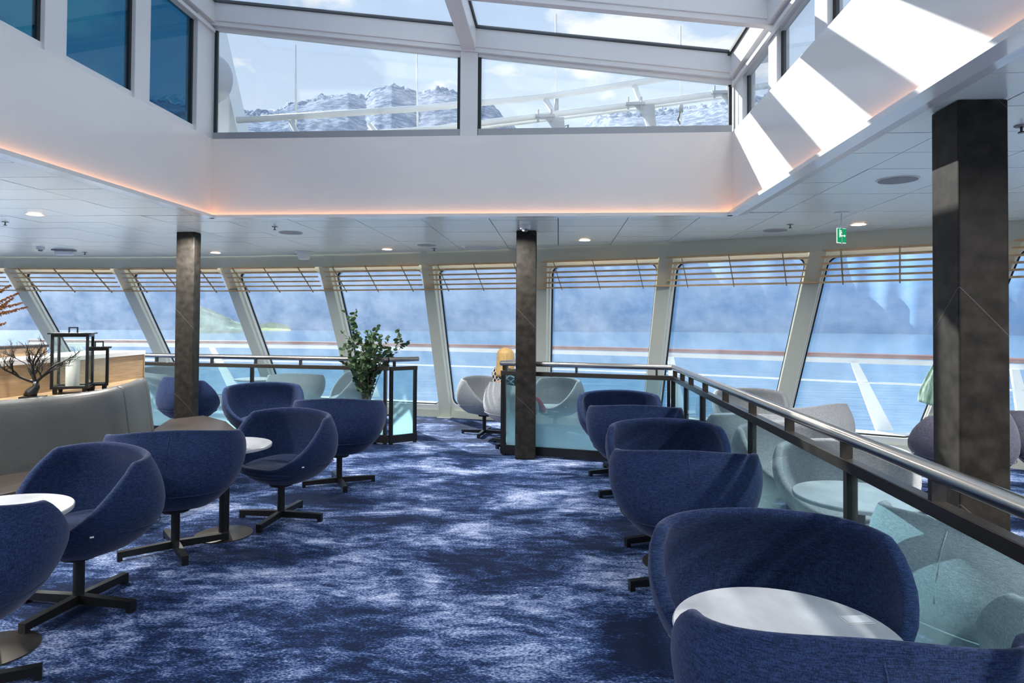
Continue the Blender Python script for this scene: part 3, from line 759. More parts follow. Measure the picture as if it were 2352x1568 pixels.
def cushion_mb():
    vs = []; fs = []; nt_, nr = 48, 9
    for i in range(nt_):
        th = 2*PI*i/nt_
        for j in range(nr):
            q = j/(nr-1)*PI   # from top centre to bottom
            rr = .98*math.sin(q/2)**.9 if q < PI*.999 else 1
            R_ = max(.02, rad_at(.44)-.052)
            p = shp(th, R_*min(1, j/(nr-3)) if j < nr-2 else R_*(1.0 if j == nr-2 else .9), .44)
            e_ = min(1, j/(nr-3))
            z = .475-.055*e_**4 + .01*math.cos(th)*e_
            if math.cos(th) < -.3: z += .0
            if j == nr-2: z = .40
            if j == nr-1: z = .37
            if math.cos(th) < 0 and j >= 3: p.y -= .045*min(1, (-math.cos(th))*1.5)*(1 if j < nr-1 else .4)*e_
            vs.append(Vector((p.x, p.y, z)))
    for i in range(nt_):
        r = (i+1) % nt_
        for j in range(nr-1): fs.append((i*nr+j, i*nr+j+1, r*nr+j+1, r*nr+j))
    fs.append(tuple(i*nr+nr-1 for i in range(nt_)))
    return MB().add(vs, fs)
def make_chair(fab, label):
    r0 = empty('tub_chair', (0, 0, 0), label=label, cat='chair')
    shell_bm().build('shell', fab, r0, smooth=True)
    o = cushion_mb().build('seat_cushion', fab, r0, smooth=True)
    # stitched seam round the lower shell and up the back
    MB().tube([shp(th, rad_at(.46)+.0012, .46-.02*math.cos(th)) for th in [2*PI*k/40 for k in range(-13, 14)]], .0035, 5).build('seam', fab, r0, smooth=True)
    MB().tube([shp(0, rad_at(z)+.0005, z) for z in (.45, .55, .65, .75, .81)], .003, 5).build('seam', fab, r0, smooth=True)
    MB().box(shp(2.0, rad_at(.47)+.002, .47), (.005, .018, .008), (Vector((math.sin(2.0), math.cos(2.0), 0)), Vector((math.cos(2.0), -math.sin(2.0), 0)), Vector((0, 0, 1)))).build('care_tag', PLAST, r0)
    MB().lathe((0, 0, 0), [(.028, .045), (.028, .26), (.09, .27), (.09, .285)], 16).build('post', BLACK, r0, smooth='auto')
    for k in range(4):
        a = PI/4*0+k*PI/2+.35; d = Vector((math.cos(a), math.sin(a), 0))
        mb = MB(); s_ = Vector((-d.y, d.x, 0))
        mb.hexa([d*.02-s_*.02+Vector((0, 0, .022)), d*.34-s_*.02+Vector((0, 0, .022)), d*.34+s_*.02+Vector((0, 0, .022)), d*.02+s_*.02+Vector((0, 0, .022))],
                [d*.02-s_*.02+Vector((0, 0, .07)), d*.34-s_*.02+Vector((0, 0, .06)), d*.34+s_*.02+Vector((0, 0, .06)), d*.02+s_*.02+Vector((0, 0, .07))])
        ft = mb.build('foot', BLACK, r0)
        MB().box(d*.325+Vector((0, 0, .012)), (.03, .04, .024), (d, s_, Vector((0, 0, 1)))).build('glide', BLACK, ft)
    return r0
def gp(u, v): p = Pz(u, v, 0); return (p.x, p.y)
def gd(u, d): p = Pd(u, 741, d); return (p.x, p.y)
pb = make_chair(BLUE, ''); ub = [False]
D2 = math.radians
BL = 'blue tub chairs around the lounge'
blue = [
 (gd(-118, 2.70), 195, 'blue tub chair cut by the left picture edge, back to the camera'),
 (gp(180, 1393), -26, 'blue tub chair facing the marble table at the lower left'),
 (gp(402, 1264), 201, 'blue tub chair seen from behind next to the grey leather bench'),
 (gp(645, 1192), -24, 'blue tub chair with open seat facing the second left marble table'),
 (gp(779, 1112), 188, 'blue tub chair seen from behind in front of the potted tree'),
 (gd(608, 7.45), 34, 'blue tub chair in front of the left glass railing, seat turned right'),
 ((-4.70, 8.10), 150, 'dark blue tub chair half hidden behind the left stone column'),
 ((.75, 1.78), 175, 'nearest blue tub chair at the lower right, back to the camera'),
 ((.77, 2.37), -3, 'blue tub chair behind the large marble table at the right'),
 ((.75, 3.98), 176, 'blue tub chair seen from behind, third of the right-hand row'),
 ((.79, 4.78), 4, 'blue tub chair fourth from the front in the right-hand row'),
 ((.70, 6.02), 176, 'blue tub chair fifth from the front in the right-hand row'),
 ((.64, 6.86), 2, 'farthest blue tub chair of the right-hand row, against the railing'),
]
for p, rz, lb in blue: place(pb, ub, p, D2(rz), lb, BL)
pw = make_chair(PALE, ''); uw = [False]
GR = 'pale grey tub chairs by the windows'
pale = [
 (gd(1114, 9.15), 62, 'pale grey tub chair beside the seated woman, in the sunny gap'),
 (gd(1180, 8.35), 125, 'pale grey tub chair the blonde woman sits in'),
 (gd(1276, 9.0), -48, 'white-looking tub chair right of the central column behind glass'),
 (gd(682, 9.7), 195, 'pale grey tub chair behind glass, striped by sunlight, left of the potted tree'),
 (gd(800, 9.95), -60, 'pale grey tub chair half hidden behind the potted tree'),
 (gd(352, 9.75), 160, 'pale grey tub chair behind glass at the end of the oak counter'),
 (gd(372, 10.75), 10, 'pale grey tub chair nearest the windows left of the left column'),
 ((2.22, 7.75), -6, 'pale grey tub chair farthest right by the window, facing the room'),
 ((2.48, 6.62), 215, 'pale grey tub chair standing tall above the right handrail'),
 ((1.72, 5.86), 178, 'pale grey tub chair behind the right glass, third railing panel'),
 ((1.74, 5.06), 20, 'pale grey tub chair behind the right glass, back turned to the far one'),
 ((1.80, 4.26), -10, 'pale grey tub chair behind the little glossy table, right glass'),
 ((1.71, 2.76), 120, 'pale grey tub chair with dark seam through the near glass panel'),
 ((1.71, 2.03), 170, 'nearest pale grey tub chair behind the glass, lower right edge'),
]
for p, rz, lb in pale: place(pw, uw, p, D2(rz), lb, GR).scale = (.95, .95, .95)
pk = make_chair(PLUM, ''); uk = [False]
dark = [((3.42, 5.85), 200, 'dark grey tub chair left of the large stone column'), ((4.35, 5.95), 150, 'dark grey tub chair just right of the large stone column'),
        ((2.62, 2.75), 200, 'dark grey tub chair beyond the handrail at the right picture edge')]
for p, rz, lb in dark: place(pk, uk, p, D2(rz), lb, 'dark grey tub chairs at the right')

# ---------------------------------------------------------------- tables
def make_table():
    r0 = empty('cafe_table', (0, 0, 0), label='', cat='table')
    MB().lathe((0, 0, 0), [(.30, .627), (.322, .633), (.325, .650), (.321, .655)], 64).build('table_top', MARBLE, r0, smooth='auto')
    MB().lathe((0, 0, 0), [(.035, .02), (.035, .62), (.13, .622), (.13, .632)], 20).build('pedestal', BLACK, r0, smooth='auto')
    MB().lathe((0, 0, 0), [(.20, 0), (.20, .006), (.10, .018), (.04, .024)], 40).build('base_plate', BRONZE, r0, smooth='auto')
    return r0
pt = make_table(); ut = [False]
tabs = [((.675, 2.0), 'large white marble table between the two nearest right-hand chairs'),
        (gd(-8, 3.10), 'round marble table at the lower left picture edge'),
        (gd(521, 4.80), 'round marble table between the middle left chairs'),
        ((.76, 4.36), 'marble table hidden behind the third right-hand chair'),
        ((1.60, 3.62), 'small round table behind the glass reflecting the windows'),
        ((1.80, 6.52), 'pale round table behind the far right glass panel'),
        ((4.05, 5.05), 'round table at the right edge beyond the large column'),
        (gd(590, 10.3), 'small white table behind the left glass railing')]
for p, lb in tabs: place(pt, ut, p, rnd.uniform(0, 6), lb, 'round marble cafe tables')
cp = Pz(1968, 1424, .655)
cd_ = empty('table_card', (cp.x, cp.y, .6555), .15, label='small white printed card lying on the large marble table', cat='card')
MB().box((0, 0, .001), (.085, .055, .002)).build('card', PLAST, cd_)
MB().box((0, 0, .0022), (.079, .049, .0006)).build('border', GREYP, cd_); MB().box((0, 0, .0028), (.076, .046, .0008)).build('face', mat('card_face', (.7, .72, .72), .5), cd_)

# ---------------------------------------------------------------- glass railings
ZRL = 1.08
def railing(nm, label, a, c, posts, brk, ret=None, kick=True):
    a = Vector((*a, 0)); c = Vector((*c, 0)); c0 = a.lerp(c, .5); r0 = empty(nm, c0, label=label, cat='railing')
    d = (c-a); Lg = d.length; d = d/Lg; sd_ = Vector((-d.y, d.x, 0))
    def T(s): return a+d*s-c0
    Z = lambda z: Vector((0, 0, z))
    MB().tube([T(-.02)+Z(ZRL), T(Lg+.02)+Z(ZRL)], .03, 18).build('handrail', STEEL, r0, smooth='auto')
    MB().beam(T(0)+Z(.965), T(Lg)+Z(.965), .05, .05, sd_).build('top_rail', BRONZE, r0, bevel=.003)
    MB().beam(T(0)+Z(.07), T(Lg)+Z(.07), .05, .10, sd_).build('kick_plate', BLACK, r0)
    for s in brk:
        MB().beam(T(s)+Z(.985), T(s)+Z(ZRL-.01), .022, .045, d).build('bracket', BRONZE, r0)
    ps = sorted(posts)
    for s in ps: MB().beam(T(s)+Z(0), T(s)+Z(.965), .035, .045, d).build('post', BLACK, r0)
    for s0, s1 in zip(ps, ps[1:]):
        MB().box((T(s0+.03)+T(s1-.03))/2+Z(.525), (s1-s0-.06, .012, .83), (d, sd_, Z(1))).build('glass_panel', GRAIL, r0)
    return r0
cor = (1.26, 7.27)
rr_b = [7.27-(.30+.68*k) for k in range(-0, 12)]
railing('glass_railing', 'long glass railing with steel handrail running toward the camera at the right', cor, (1.22, -.5), [0, .75, 1.5, 2.97, 4.4, 5.8, 7.1, 7.75], [.12, .55, .99, 1.6, 2.29, 2.98, 3.66, 4.36, 5.04, 5.7, 6.4, 7.1])
railing('glass_railing', 'short glass railing behind the central column', (-.66, 7.74), cor, [0.03, 1.93], [.06, .9, 1.8])
railing('glass_railing', 'narrow end panel of glass railing left of the central column', (-.66, 7.78), (-.50, 8.10), [.02, .34], [.05])
railing('glass_railing', 'long glass railing across the left side behind the potted tree', (-5.95, 8.68), (-2.15, 8.22), [.0, 1.9, 3.78], [.45, 1.3, 1.95, 2.6, 3.7])
railing('glass_railing', 'narrow glass end panel right of the potted tree', (-2.13, 8.19), (-1.84, 8.44), [.02, .36], [.06])

# ---------------------------------------------------------------- banquette, counter
def smooth_line(pts, n=6):
    out = []
    P = [pts[0]*2-pts[1]]+pts+[pts[-1]*2-pts[-2]]
    for i in range(1, len(P)-2):
        for k in range(n):
            t_ = k/n; a, b_, c, d = P[i-1], P[i], P[i+1], P[i+2]
            out.append(.5*((2*b_)+(c-a)*t_+(2*a-5*b_+4*c-d)*t_*t_+(3*b_-a-3*c+d)*t_**3))
    out.append(pts[-1]); return out
TB = [Pz(u, v, .97) for u, v in ((-330, 958), (-150, 940), (0, 925), (130, 914), (262, 897), (330, 880), (357, 868))]
TB = [Vector((p.x, p.y)) for p in TB]
SL = smooth_line(TB, 8)
bq = empty('leather_banquette', (TB[2].x, TB[2].y, 0), label='long curved grey leather bench with high padded back at the left', cat='bench'); c0 = Vector(bq.location); c2 = Vector((c0.x, c0.y))
prof_b = [(.0, .44), (.02, .60), (.045, .80), (.06, .90), (.075, .95), (.11, .975), (.15, .975), (.18, .95), (.19, .90), (.19, .44)]
cut = [0, 15, 36, 46, len(SL)-1]
for s0, s1 in zip(cut, cut[1:]):
    seg = [p-c2 for p in SL[s0:s1+1]]
    d_ = (seg[1]-seg[0]).normalized(); seg[0] = seg[0]+d_*.004; d_ = (seg[-1]-seg[-2]).normalized(); seg[-1] = seg[-1]-d_*.004
    MB().strip(seg, prof_b).build('back_cushion', LEATHER, bq, smooth='auto', bevel=.012)
# rolled end and seat carrying on past the back
sp_ = [Pz(u, v, .46) for u, v in ((470, 953), (520, 966), (549, 990), (530, 1018))]
ctr = [p-c2 for p in SL]
fr = []
for i, p in enumerate(ctr):
    t_ = (ctr[min(i+1, len(ctr)-1)]-ctr[max(i-1, 0)]).normalized(); fr.append(p+Vector((t_.y, -t_.x))*.56)
e0 = ctr[-1]; t_ = (ctr[-1]-ctr[-3]).normalized()
ext = [Vector((p.x, p.y))-c2 for p in sp_]
outl = ctr+[e0+t_*.5]+ext
frs = [q for q in fr if (q-ext[-1]).length > .3 and q.y < ext[-1].y-.25]
seat = ctr+[e0+t_*.55+Vector((0, .1))]+ext+frs[::-1]
MB().prism(seat, .30, .46).build('seat', LEATHB, bq, bevel=.02)
pl = [p*.0+Vector((p.x, p.y)) for p in seat]
cen = Vector((sum(p.x for p in seat)/len(seat), sum(p.y for p in seat)/len(seat)))
fr2 = []
for i, p in enumerate(ctr):
    tt = (ctr[min(i+1, len(ctr)-1)]-ctr[max(i-1, 0)]).normalized(); fr2.append(p+Vector((tt.y, -tt.x))*.50)
fr2 = [q for q in fr2 if (q-ext[-1]).length > .36 and q.y < ext[-1].y-.3]
MB().prism(ctr+[e0+t_*.5]+[q.lerp(e0, .12) for q in ext]+fr2[::-1], 0, .30).build('plinth', mat('cream_laminate', (.5, .5, .42), .4), bq)
# oak clad counter behind it
PW = [Vector(Pz(u, v, 1.20)[:2]) for u, v in ((-330, 861), (-150, 849), (0, 838), (120, 829), (230, 820), (331, 811))]
PWs = smooth_line(PW, 5)
ctop = empty('oak_counter', (PW[2].x, PW[2].y, 0), label='curved oak counter with white top behind the leather bench', cat='counter'); q0 = Vector(ctop.location); q2 = Vector((q0.x, q0.y))
ln = [p-q2 for p in PWs]
MB().strip(ln, [(0, 0), (0, 1.19), (.04, 1.19), (.04, 0)]).build('oak_panel', OAK, ctop)
MB().strip(ln, [(-.015, 1.19), (-.015, 1.23), (.55, 1.23), (.55, 1.19)]).build('counter_top', mat('white_solid_surface', (.72, .72, .72), .3), ctop)
MB().strip(ln, [(.50, 0), (.50, 1.19), (.54, 1.19), (.54, 0)]).build('rear_panel', OAK, ctop)
MB().strip(ln[:-6], [(.42, 1.23), (.42, 1.30), (.54, 1.30), (.54, 1.23)]).build('upstand', OAK, ctop)
MB().strip(ln[:-6], [(.40, 1.30), (.40, 1.325), (.56, 1.325), (.56, 1.30)]).build('upstand_cap', BRONZE, ctop)
tt = (ln[-1]-ln[-2]).normalized(); nn_ = Vector((-tt.y, tt.x))
MB().prism([ln[-1]-tt*.02, ln[-1]+tt*.02, ln[-1]+tt*.02+nn_*.5, ln[-1]-tt*.02+nn_*.5], 0, 1.19).build('end_panel', OAK, ctop)
# ledge between bench back and oak panel
led = [p+Vector(((SL[min(i+1, len(SL)-1)]-SL[max(i-1, 0)]).normalized().y*-1, (SL[min(i+1, len(SL)-1)]-SL[max(i-1, 0)]).normalized().x))*.19 for i, p in enumerate(SL)]
led = [p-q2 for p in led]
MB().prism(led+[p for p in ln][::-1], .90, .935).build('ledge', OAK, ctop)
ZLG = .936

# ---------------------------------------------------------------- lanterns, coral, plume
def lantern(u, v, hpx, w, rz, label, candle=True):
    p = Pz(u, v, ZLG); dep = proj(p)[2]; h = hpx*dep/F
    r0 = empty('lantern', (p.x, p.y, ZLG), rz, label=label, cat='lantern', group='black framed glass lanterns')
    f = MB(); t_ = .022; hw = w/2; z0 = .045; z1 = h*.90
    for x in (-1, 1):
        for y in (-1, 1): f.box((x*(hw-t_/2), y*(hw-t_/2), (z0+z1)/2), (t_, t_, z1-z0))
    for z in (z0+t_/2, z1-t_/2):
        for s in (-1, 1): f.box((0, s*(hw-t_/2), z), (w-2*t_, t_, t_)); f.box((s*(hw-t_/2), 0, z), (t_, w-2*t_, t_))
    f.build('frame', BLACK, r0, bevel=.002)
    MB().box((0, 0, z1+.006), (w+.04, w+.04, .012)).build('roof', BLACK, r0)
    MB().box((0, 0, z0+.004), (w-.04, w-.04, .01)).build('floor_plate', BLACK, r0)
    hd = MB(); hd.box((-.03, 0, z1+.03), (.01, .02, .05)); hd.box((.03, 0, z1+.03), (.01, .02, .05)); hd.box((0, 0, z1+.055), (.07, .02, .01)); hd.build('handle', BLACK, r0)
    for s in (-1, 1):
        MB().box((0, s*(hw-t_/2), (z0+z1)/2), (w-2*t_, .003, z1-z0-2*t_)).build('glass_pane', GLAN, r0)
        MB().box((s*(hw-t_/2), 0, (z0+z1)/2), (.003, w-2*t_, z1-z0-2*t_)).build('glass_pane', GLAN, r0)
    for x in (-1, 1):
        for y in (-1, 1): MB().lathe((x*(hw-.03), y*(hw-.03), 0), [(.015, 0), (.018, .02), (.018, .046)], 10).build('foot', BLACK, r0)
    if candle:
        c_ = empty('candle', (p.x-.0, p.y, ZLG+z0+.0095), label='thick white pillar candle inside the larger lantern', cat='candle')
        wx = MB().lathe((0, 0, 0), [(.05, 0), (.052, .004), (.052, h*.42), (.044, h*.43)], 24).build('wax', CANDLE, c_, smooth='auto')
        MB().tube([(0, 0, h*.42), (.002, 0, h*.45), (-.006, 0, h*.475)], .0025, 6).build('wick', BLACK, wx)
lantern(166, 902, 150, .27, D2(28), 'larger black lantern with a white candle on the oak ledge')
lantern(226, 896, 108, .15, D2(34), 'smaller black lantern behind the larger one on the ledge', False)
co = Pz(76, 917, ZLG)
cr_ = empty('coral_sculpture', (co.x, co.y, ZLG), .4, label='black branching coral ornament on a dark block', cat='ornament')
MB().box((0, 0, .013), (.16, .11, .026)).build('block', BLACK, cr_, bevel=.002)
rb = random.Random(9); cm_ = MB()
cm_.tube([(-.02, 0, .026), (-.01, 0, .06), (.02, .0, .10), (.015, 0, .14)], [.05, .042, .026, .018], 8)
def br(p, d, L_, r, lev):
    pts = [p]; q = p.copy(); dd = d.copy()
    for k in range(3):
        dd = (dd+Vector((rb.uniform(-.3, .3), rb.uniform(-.25, .25), rb.uniform(-.15, .25)))).normalized(); q = q+dd*L_/3; pts.append(q.copy())
    cm_.tube(pts, [r, r*.85, r*.7, r*.55], 5 if lev < 2 else 4, cap=False)
    if lev < 5:
        nb = 4 if lev < 1 else 3
        for k in range(nb):
            sp2 = .9; n2 = (dd+Vector((rb.uniform(-sp2, sp2), rb.uniform(-.5, .5), rb.uniform(-.35, .6)))).normalized()
            br(pts[rb.choice((1, 2, 3))] if k else q, n2, L_*rb.uniform(.55, .72), r*.55, lev+1)
for d in ((-1, 0, .5), (-.7, .1, .85), (-.1, -.1, 1), (.6, 0, .75)):
    br(Vector((.015, 0, .13)), Vector(d).normalized(), .17, .013, 0)
cm_.build('branches', BLACK, cr_, smooth=True)
# dried plume in a vase just outside the frame
vp = Pz(-75, 935, ZLG); PLM = mat('dried_rust_grass', (.30, .12, .035), .9)
vz = empty('vase', (vp.x, vp.y, ZLG), label='dark vase just outside the left picture edge', cat='vase')
MB().lathe((0, 0, 0), [(.05, 0), (.075, .03), (.08, .14), (.04, .24), (.035, .28)], 20).build('body', BRONZE, vz, smooth='auto')
pm = empty('dried_plume', (vp.x, vp.y, ZLG+.05), label='rust coloured dried plume reaching in at the left edge', cat='plant')
pc = Vector(pm.location); rb = random.Random(3)
def plume(u1, v1, u2, v2):
    e1 = Pd(u1, v1, vp.y-.1)-pc; e2 = Pd(u2, v2, vp.y-.15)-pc; st = MB(); fl = MB()
    pts = [Vector((0, 0, 0)), Vector((0, 0, .2)), e1.lerp(Vector((0, 0, .3)), .45)+Vector((0, 0, .04)), e1, e2]
    st.tube(pts, [.003, .003, .002, .002, .001], 5); st.build('stem', PLM, pm)
    for k in range(150):
        q = k/150; c = e1.lerp(e2, q); s_ = .030*(1-q*.8)
        d = Vector((rb.uniform(-.2, 1.2), rb.uniform(-.6, .6), rb.uniform(-.8, .8))).normalized()*s_
        fl.tube([c, c+d*.6, c+d+Vector((.006, 0, -.004))], [.0035, .003, .001], 4, cap=False)
    tag(fl.build('plume_head', PLM, pm), kind='stuff')
for a in ((-60, 705, 22, 654), (-55, 715, 42, 672), (-60, 735, 62, 704), (-50, 738, 30, 683), (-70, 770, 14, 740), (-60, 722, 50, 695)): plume(*a)

# ---------------------------------------------------------------- potted tree
tp = Pz(868, 1018, 0)
tr = empty('potted_tree', (tp.x-.16, tp.y, 0), label='leafy green eucalyptus-like plant in an olive pot by the left railing end', cat='plant'); tcn_ = Vector(tr.location)
POT = mat('olive_planter', (.26, .24, .12), .45, metal=.3); SOIL = mat('soil', (.03, .02, .015), .95)
MB().lathe((0, 0, 0), [(.13, 0), (.155, .01), (.185, .52), (.175, .52), (.17, .46)], 4).build('pot', POT, tr, bevel=.01)
MB().lathe((0, 0, .44), [(.15, 0), (.15, .02)], 12).build('soil', SOIL, tr)
rb = random.Random(21); stems = []
LEAFM = mat('leaf_green', (.055, .11, .045), .5, var=(9, .45, (1, 1, 1))); BARK = mat('twig_bark', (.06, .04, .025), .8)
def leaf_mesh(sz):
    me = bpy.data.meshes.new('leaf'); n = 8; vs = [(0, 0, 0)]
    for k in range(n):
        a = 2*PI*k/n; vs.append((sz*.5*math.sin(a)*(1-.12*math.cos(a)), sz*.62*(1-math.cos(a))/1.0*.5+0, .06*sz*math.sin(a)**2))
    vs.append((0, sz*.32, -.05*sz))
    fs = [(n+1, 1+k, 1+(k+1) % n) for k in range(n)]
    me.from_pydata(vs, [], fs); me.materials.append(LEAFM)
    for p in me.polygons: p.use_smooth = True
    return me
LM = [leaf_mesh(s) for s in (.060, .072, .084)]
spots = []
def twig(p, d, L_, r, lev):
    n_ = 5; pts = [p]; q = p.copy(); dd = d.copy()
    for k in range(n_):
        dd = (dd+Vector((rb.uniform(-.16, .16), rb.uniform(-.16, .16), rb.uniform(-.02, .14)))).normalized(); q = q+dd*L_/n_; pts.append(q.copy())
        if lev >= 1 or k > 2:
            for _ in range(1 if lev < 2 else 2): spots.append((q.copy(), (dd+Vector((rb.uniform(-1, 1), rb.uniform(-1, 1), rb.uniform(-.5, .8)))).normalized()))
    stems.append((pts, r))
    if lev < 2:
        for k in range(4 if lev == 0 else 3):
            j = rb.randint(1, n_); n2 = (dd*.8+Vector((rb.uniform(-.8, .8), rb.uniform(-.7, .7), rb.uniform(.0, .5)))).normalized()
            twig(pts[j], n2, L_*rb.uniform(.42, .62), r*.5, lev+1)
for k in range(10):
    a = 2*PI*k/10+rb.uniform(-.3, .3); s_ = rb.uniform(.05, .30)
    twig(Vector((.03*math.cos(a), .03*math.sin(a), .45)), Vector((s_*math.cos(a), s_*math.sin(a), 1)).normalized(), rb.uniform(.48, .84), .008, 0)
stm = MB()
for pts, r in stems: stm.tube(pts, [max(.0012, r*(1-.14*i)) for i in range(len(pts))], 5, cap=False)
stm.build('stems', BARK, tr, smooth=True)
rb.shuffle(spots); small = MB()
for k, (p, d) in enumerate(spots[:290]):
    o = bpy.data.objects.new('leaf', LM[k % 3]); S.collection.objects.link(o); o.parent = tr
    o.location = p; q = d.to_track_quat('Y', 'Z').to_euler(); o.rotation_euler = (q.x, q.y+rb.uniform(-1.2, 1.2), q.z)
for p, d in spots[290:950]:
    q = d.to_track_quat('Y', 'Z').to_matrix().to_4x4(); small.m = Matrix.Translation(p) @ q @ Matrix.Rotation(rb.uniform(-1, 1), 4, 'Y')
    me = LM[rb.randint(0, 2)]; small.add([v.co for v in me.vertices], [tuple(pp.vertices) for pp in me.polygons])
small.m = Matrix.Identity(4); tag(small.build('foliage', LEAFM, tr, smooth=True, fix=False), kind='stuff')
# ---------------------------------------------------------------- ceiling fittings
def cfit(u, v): return Pz(u, v, ZC)
dl = [((80, 492), 'left, near the well edge'), ((495, 580), 'left, right of the left column'), ((889, 572), 'above the left railing end'), ((1343, 551), 'right of the central column'), ((1972, 515), 'right of the exit sign')]
def make_down():
    r0 = empty('downlight', label='', cat='light')
    MB().lathe((0, 0, 0), [(.088, -.001), (.088, .0), (.070, .0), (.070, -.001)], 28).build('trim_ring', PLAST, r0)
    b_ = MB().lathe((0, 0, 0), [(.07, -.004), (.06, -.002), (.06, 0)], 24).build('lens', LAMPE, r0); return r0
pd = make_down(); ud = [False]
for (u, v), lb in dl:
    p = cfit(u, v); place(pd, ud, (p.x, p.y, ZC-.002), 0, 'round recessed ceiling downlight '+lb, 'recessed downlights')
def make_spk(R_=.14):
    r0 = empty('ceiling_speaker', label='', cat='speaker')
    MB().lathe((0, 0, 0), [(R_, -.006), (R_, 0), (R_*.9, 0), (R_*.9, -.006)], 32).build('rim', PLAST, r0)
    MB().lathe((0, 0, 0), [(R_*.93, -.008), (R_*.93, -.002)], 32).build('grille', GREYP, r0); return r0
ps_ = make_spk(); us = [False]
for (u, v), lb in (((2062, 412), 'nearest, left of the large column'), ((668, 534), 'left, behind the left column'), ((1780, 528), 'left of the exit sign'), ((980, 562), 'beside the air vent')):
    p = cfit(u, v); place(ps_, us, (p.x, p.y, ZC-.001), 0, 'round grey ceiling speaker '+lb, 'ceiling speakers')
p = cfit(1105, 568); vt = empty('air_vent', (p.x, p.y, ZC-.001), label='square white ceiling air vent left of the central column', cat='vent')
for k in range(5): MB().box((0, -.16+.08*k, -.006-.002*k), (.46-.04*abs(k-2), .05, .006)).build('louvre_blade', PLAST, vt)
MB().box((0, 0, -.001), (.52, .44, .003)).build('plate', CREAM2, vt)
def detector(u, v, s, lb, kind=0):
    p = cfit(u, v); r0 = empty('smoke_detector', (p.x, p.y, ZC-.001), label=lb, cat='detector')
    MB().lathe((0, 0, 0), [(.045*s, -.04*s), (.052*s, -.03*s), (.052*s, 0)], 20).build('base', PLAST, r0, smooth='auto')
    MB().lathe((0, 0, 0), [(.022*s, -.062*s), (.030*s, -.05*s), (.030*s, -.04*s)], 16).build('sensor', GREYP, r0, smooth='auto')
    return r0
dv_ = detector(1207, 518, 1.15, 'white smoke detector in front of the central column top')
dv_.location.y -= .06
detector(93, 567, 1.0, 'white smoke detector at the far left of the ceiling')
p = cfit(698, 578); wc = empty('dome_beacon', (p.x, p.y, ZC-.001), label='white cone shaped ceiling beacon right of the left column', cat='beacon')
MB().lathe((0, 0, 0), [(.075, -.115), (.085, -.105), (.10, -.015), (.15, -.008), (.15, 0)], 28).build('cone', PLAST, wc, smooth='auto')
p = cfit(147, 573); em = empty('emergency_light', (p.x, p.y, ZC-.001), .2, label='oblong grey emergency light on the left ceiling', cat='light')
MB().box((0, 0, -.01), (.3, .12, .02)).build('mount', GREYP, em); MB().box((0, 0, -.05), (.24, .09, .06)).build('housing', PLAST, em, bevel=.01); MB().lathe((.13, 0, -.075), [(.03, 0), (.03, .05)], 14).build('lens', GLAN, em)
def make_sp():
    r0 = empty('sprinkler', label='', cat='sprinkler')
    MB().lathe((0, 0, 0), [(.03, -.006), (.035, 0)], 16).build('rose', GREYP, r0); MB().lathe((0, 0, 0), [(.016, -.04), (.016, -.034), (.006, -.03), (.006, 0)], 10).build('head', BRONZE, r0); return r0
psn = make_sp(); un = [False]
for (u, v), lb in (((631, 520), 'left of the rear speaker'), ((1815, 515), 'near the exit sign'), ((12, 509), 'at the left picture edge'), ((195, 579), 'right of the emergency light'), ((997, 570), 'beside the small vent'), ((2346, 288), 'right of the large column')):
    p = cfit(u, v); place(psn, un, (p.x, p.y, ZC-.001), 0, 'small ceiling sprinkler '+lb, 'ceiling sprinklers')
# exit sign
p = Pd(1933, 541, 6.15); ex = empty('exit_sign', (p.x, p.y, p.z), D2(25), label='green hanging exit sign with running figure and arrow', cat='sign')
GRN = mat('sign_green', (.0, .24, .09), .4, emit=(.0, .30, .11), es=.5); SW = mat('sign_white', (.9, .95, .9), .4, emit=(.9, 1, .92), es=.5)
hz = ZC-p.z
MB().box((0, 0, 0), (.012, .012, .16)).box((0, 0, .09), (.16, .014, .014)).build('frame', PLAST, ex)
MB().box((0, .004, 0), (.112, .006, .142)).build('backing', SW, ex)
MB().box((0, -.002, 0), (.104, .006, .132)).build('plate', GRN, ex)
MB().tube([(0, 0, .09), (0, 0, hz)], .006, 6).build('hanger', PLAST, ex)
MB().lathe((0, 0, hz-.012), [(.07, 0), (.07, .012)], 18).build('rose', PLAST, ex)
a_ = MB(); yy = -.0065
a_.box((.022, yy, -.012), (.012, .002, .05)); a_.add([(.002, yy, .012), (.042, yy, .012), (.022, yy, .040), (.002, yy+.002, .012), (.042, yy+.002, .012), (.022, yy+.002, .040)], [(0, 1, 2), (5, 4, 3), (0, 3, 4, 1), (1, 4, 5, 2), (2, 5, 3, 0)])
ao = a_.build('arrow', SW, ex); ao.rotation_euler = (0, PI/2, 0); ao.location = (.020, 0, .012); ao.scale = (.6, 1, .62)
g_ = MB(); g_.box((-.030, yy, .02), (.006, .002, .075)); g_.box((-.014, yy, .045), (.010, .002, .010)); g_.beam((-.014, yy, .036), (-.018, yy, .012), .008, .002, (1, 0, 0)); g_.beam((-.018, yy, .012), (-.006, yy, -.012), .006, .002, (1, 0, 0)); g_.beam((-.018, yy, .012), (-.026, yy, -.014), .006, .002, (1, 0, 0)); g_.beam((-.014, yy, .034), (-.002, yy, .024), .005, .002, (1, 0, 0))
g_.build('running_figure', SW, ex)

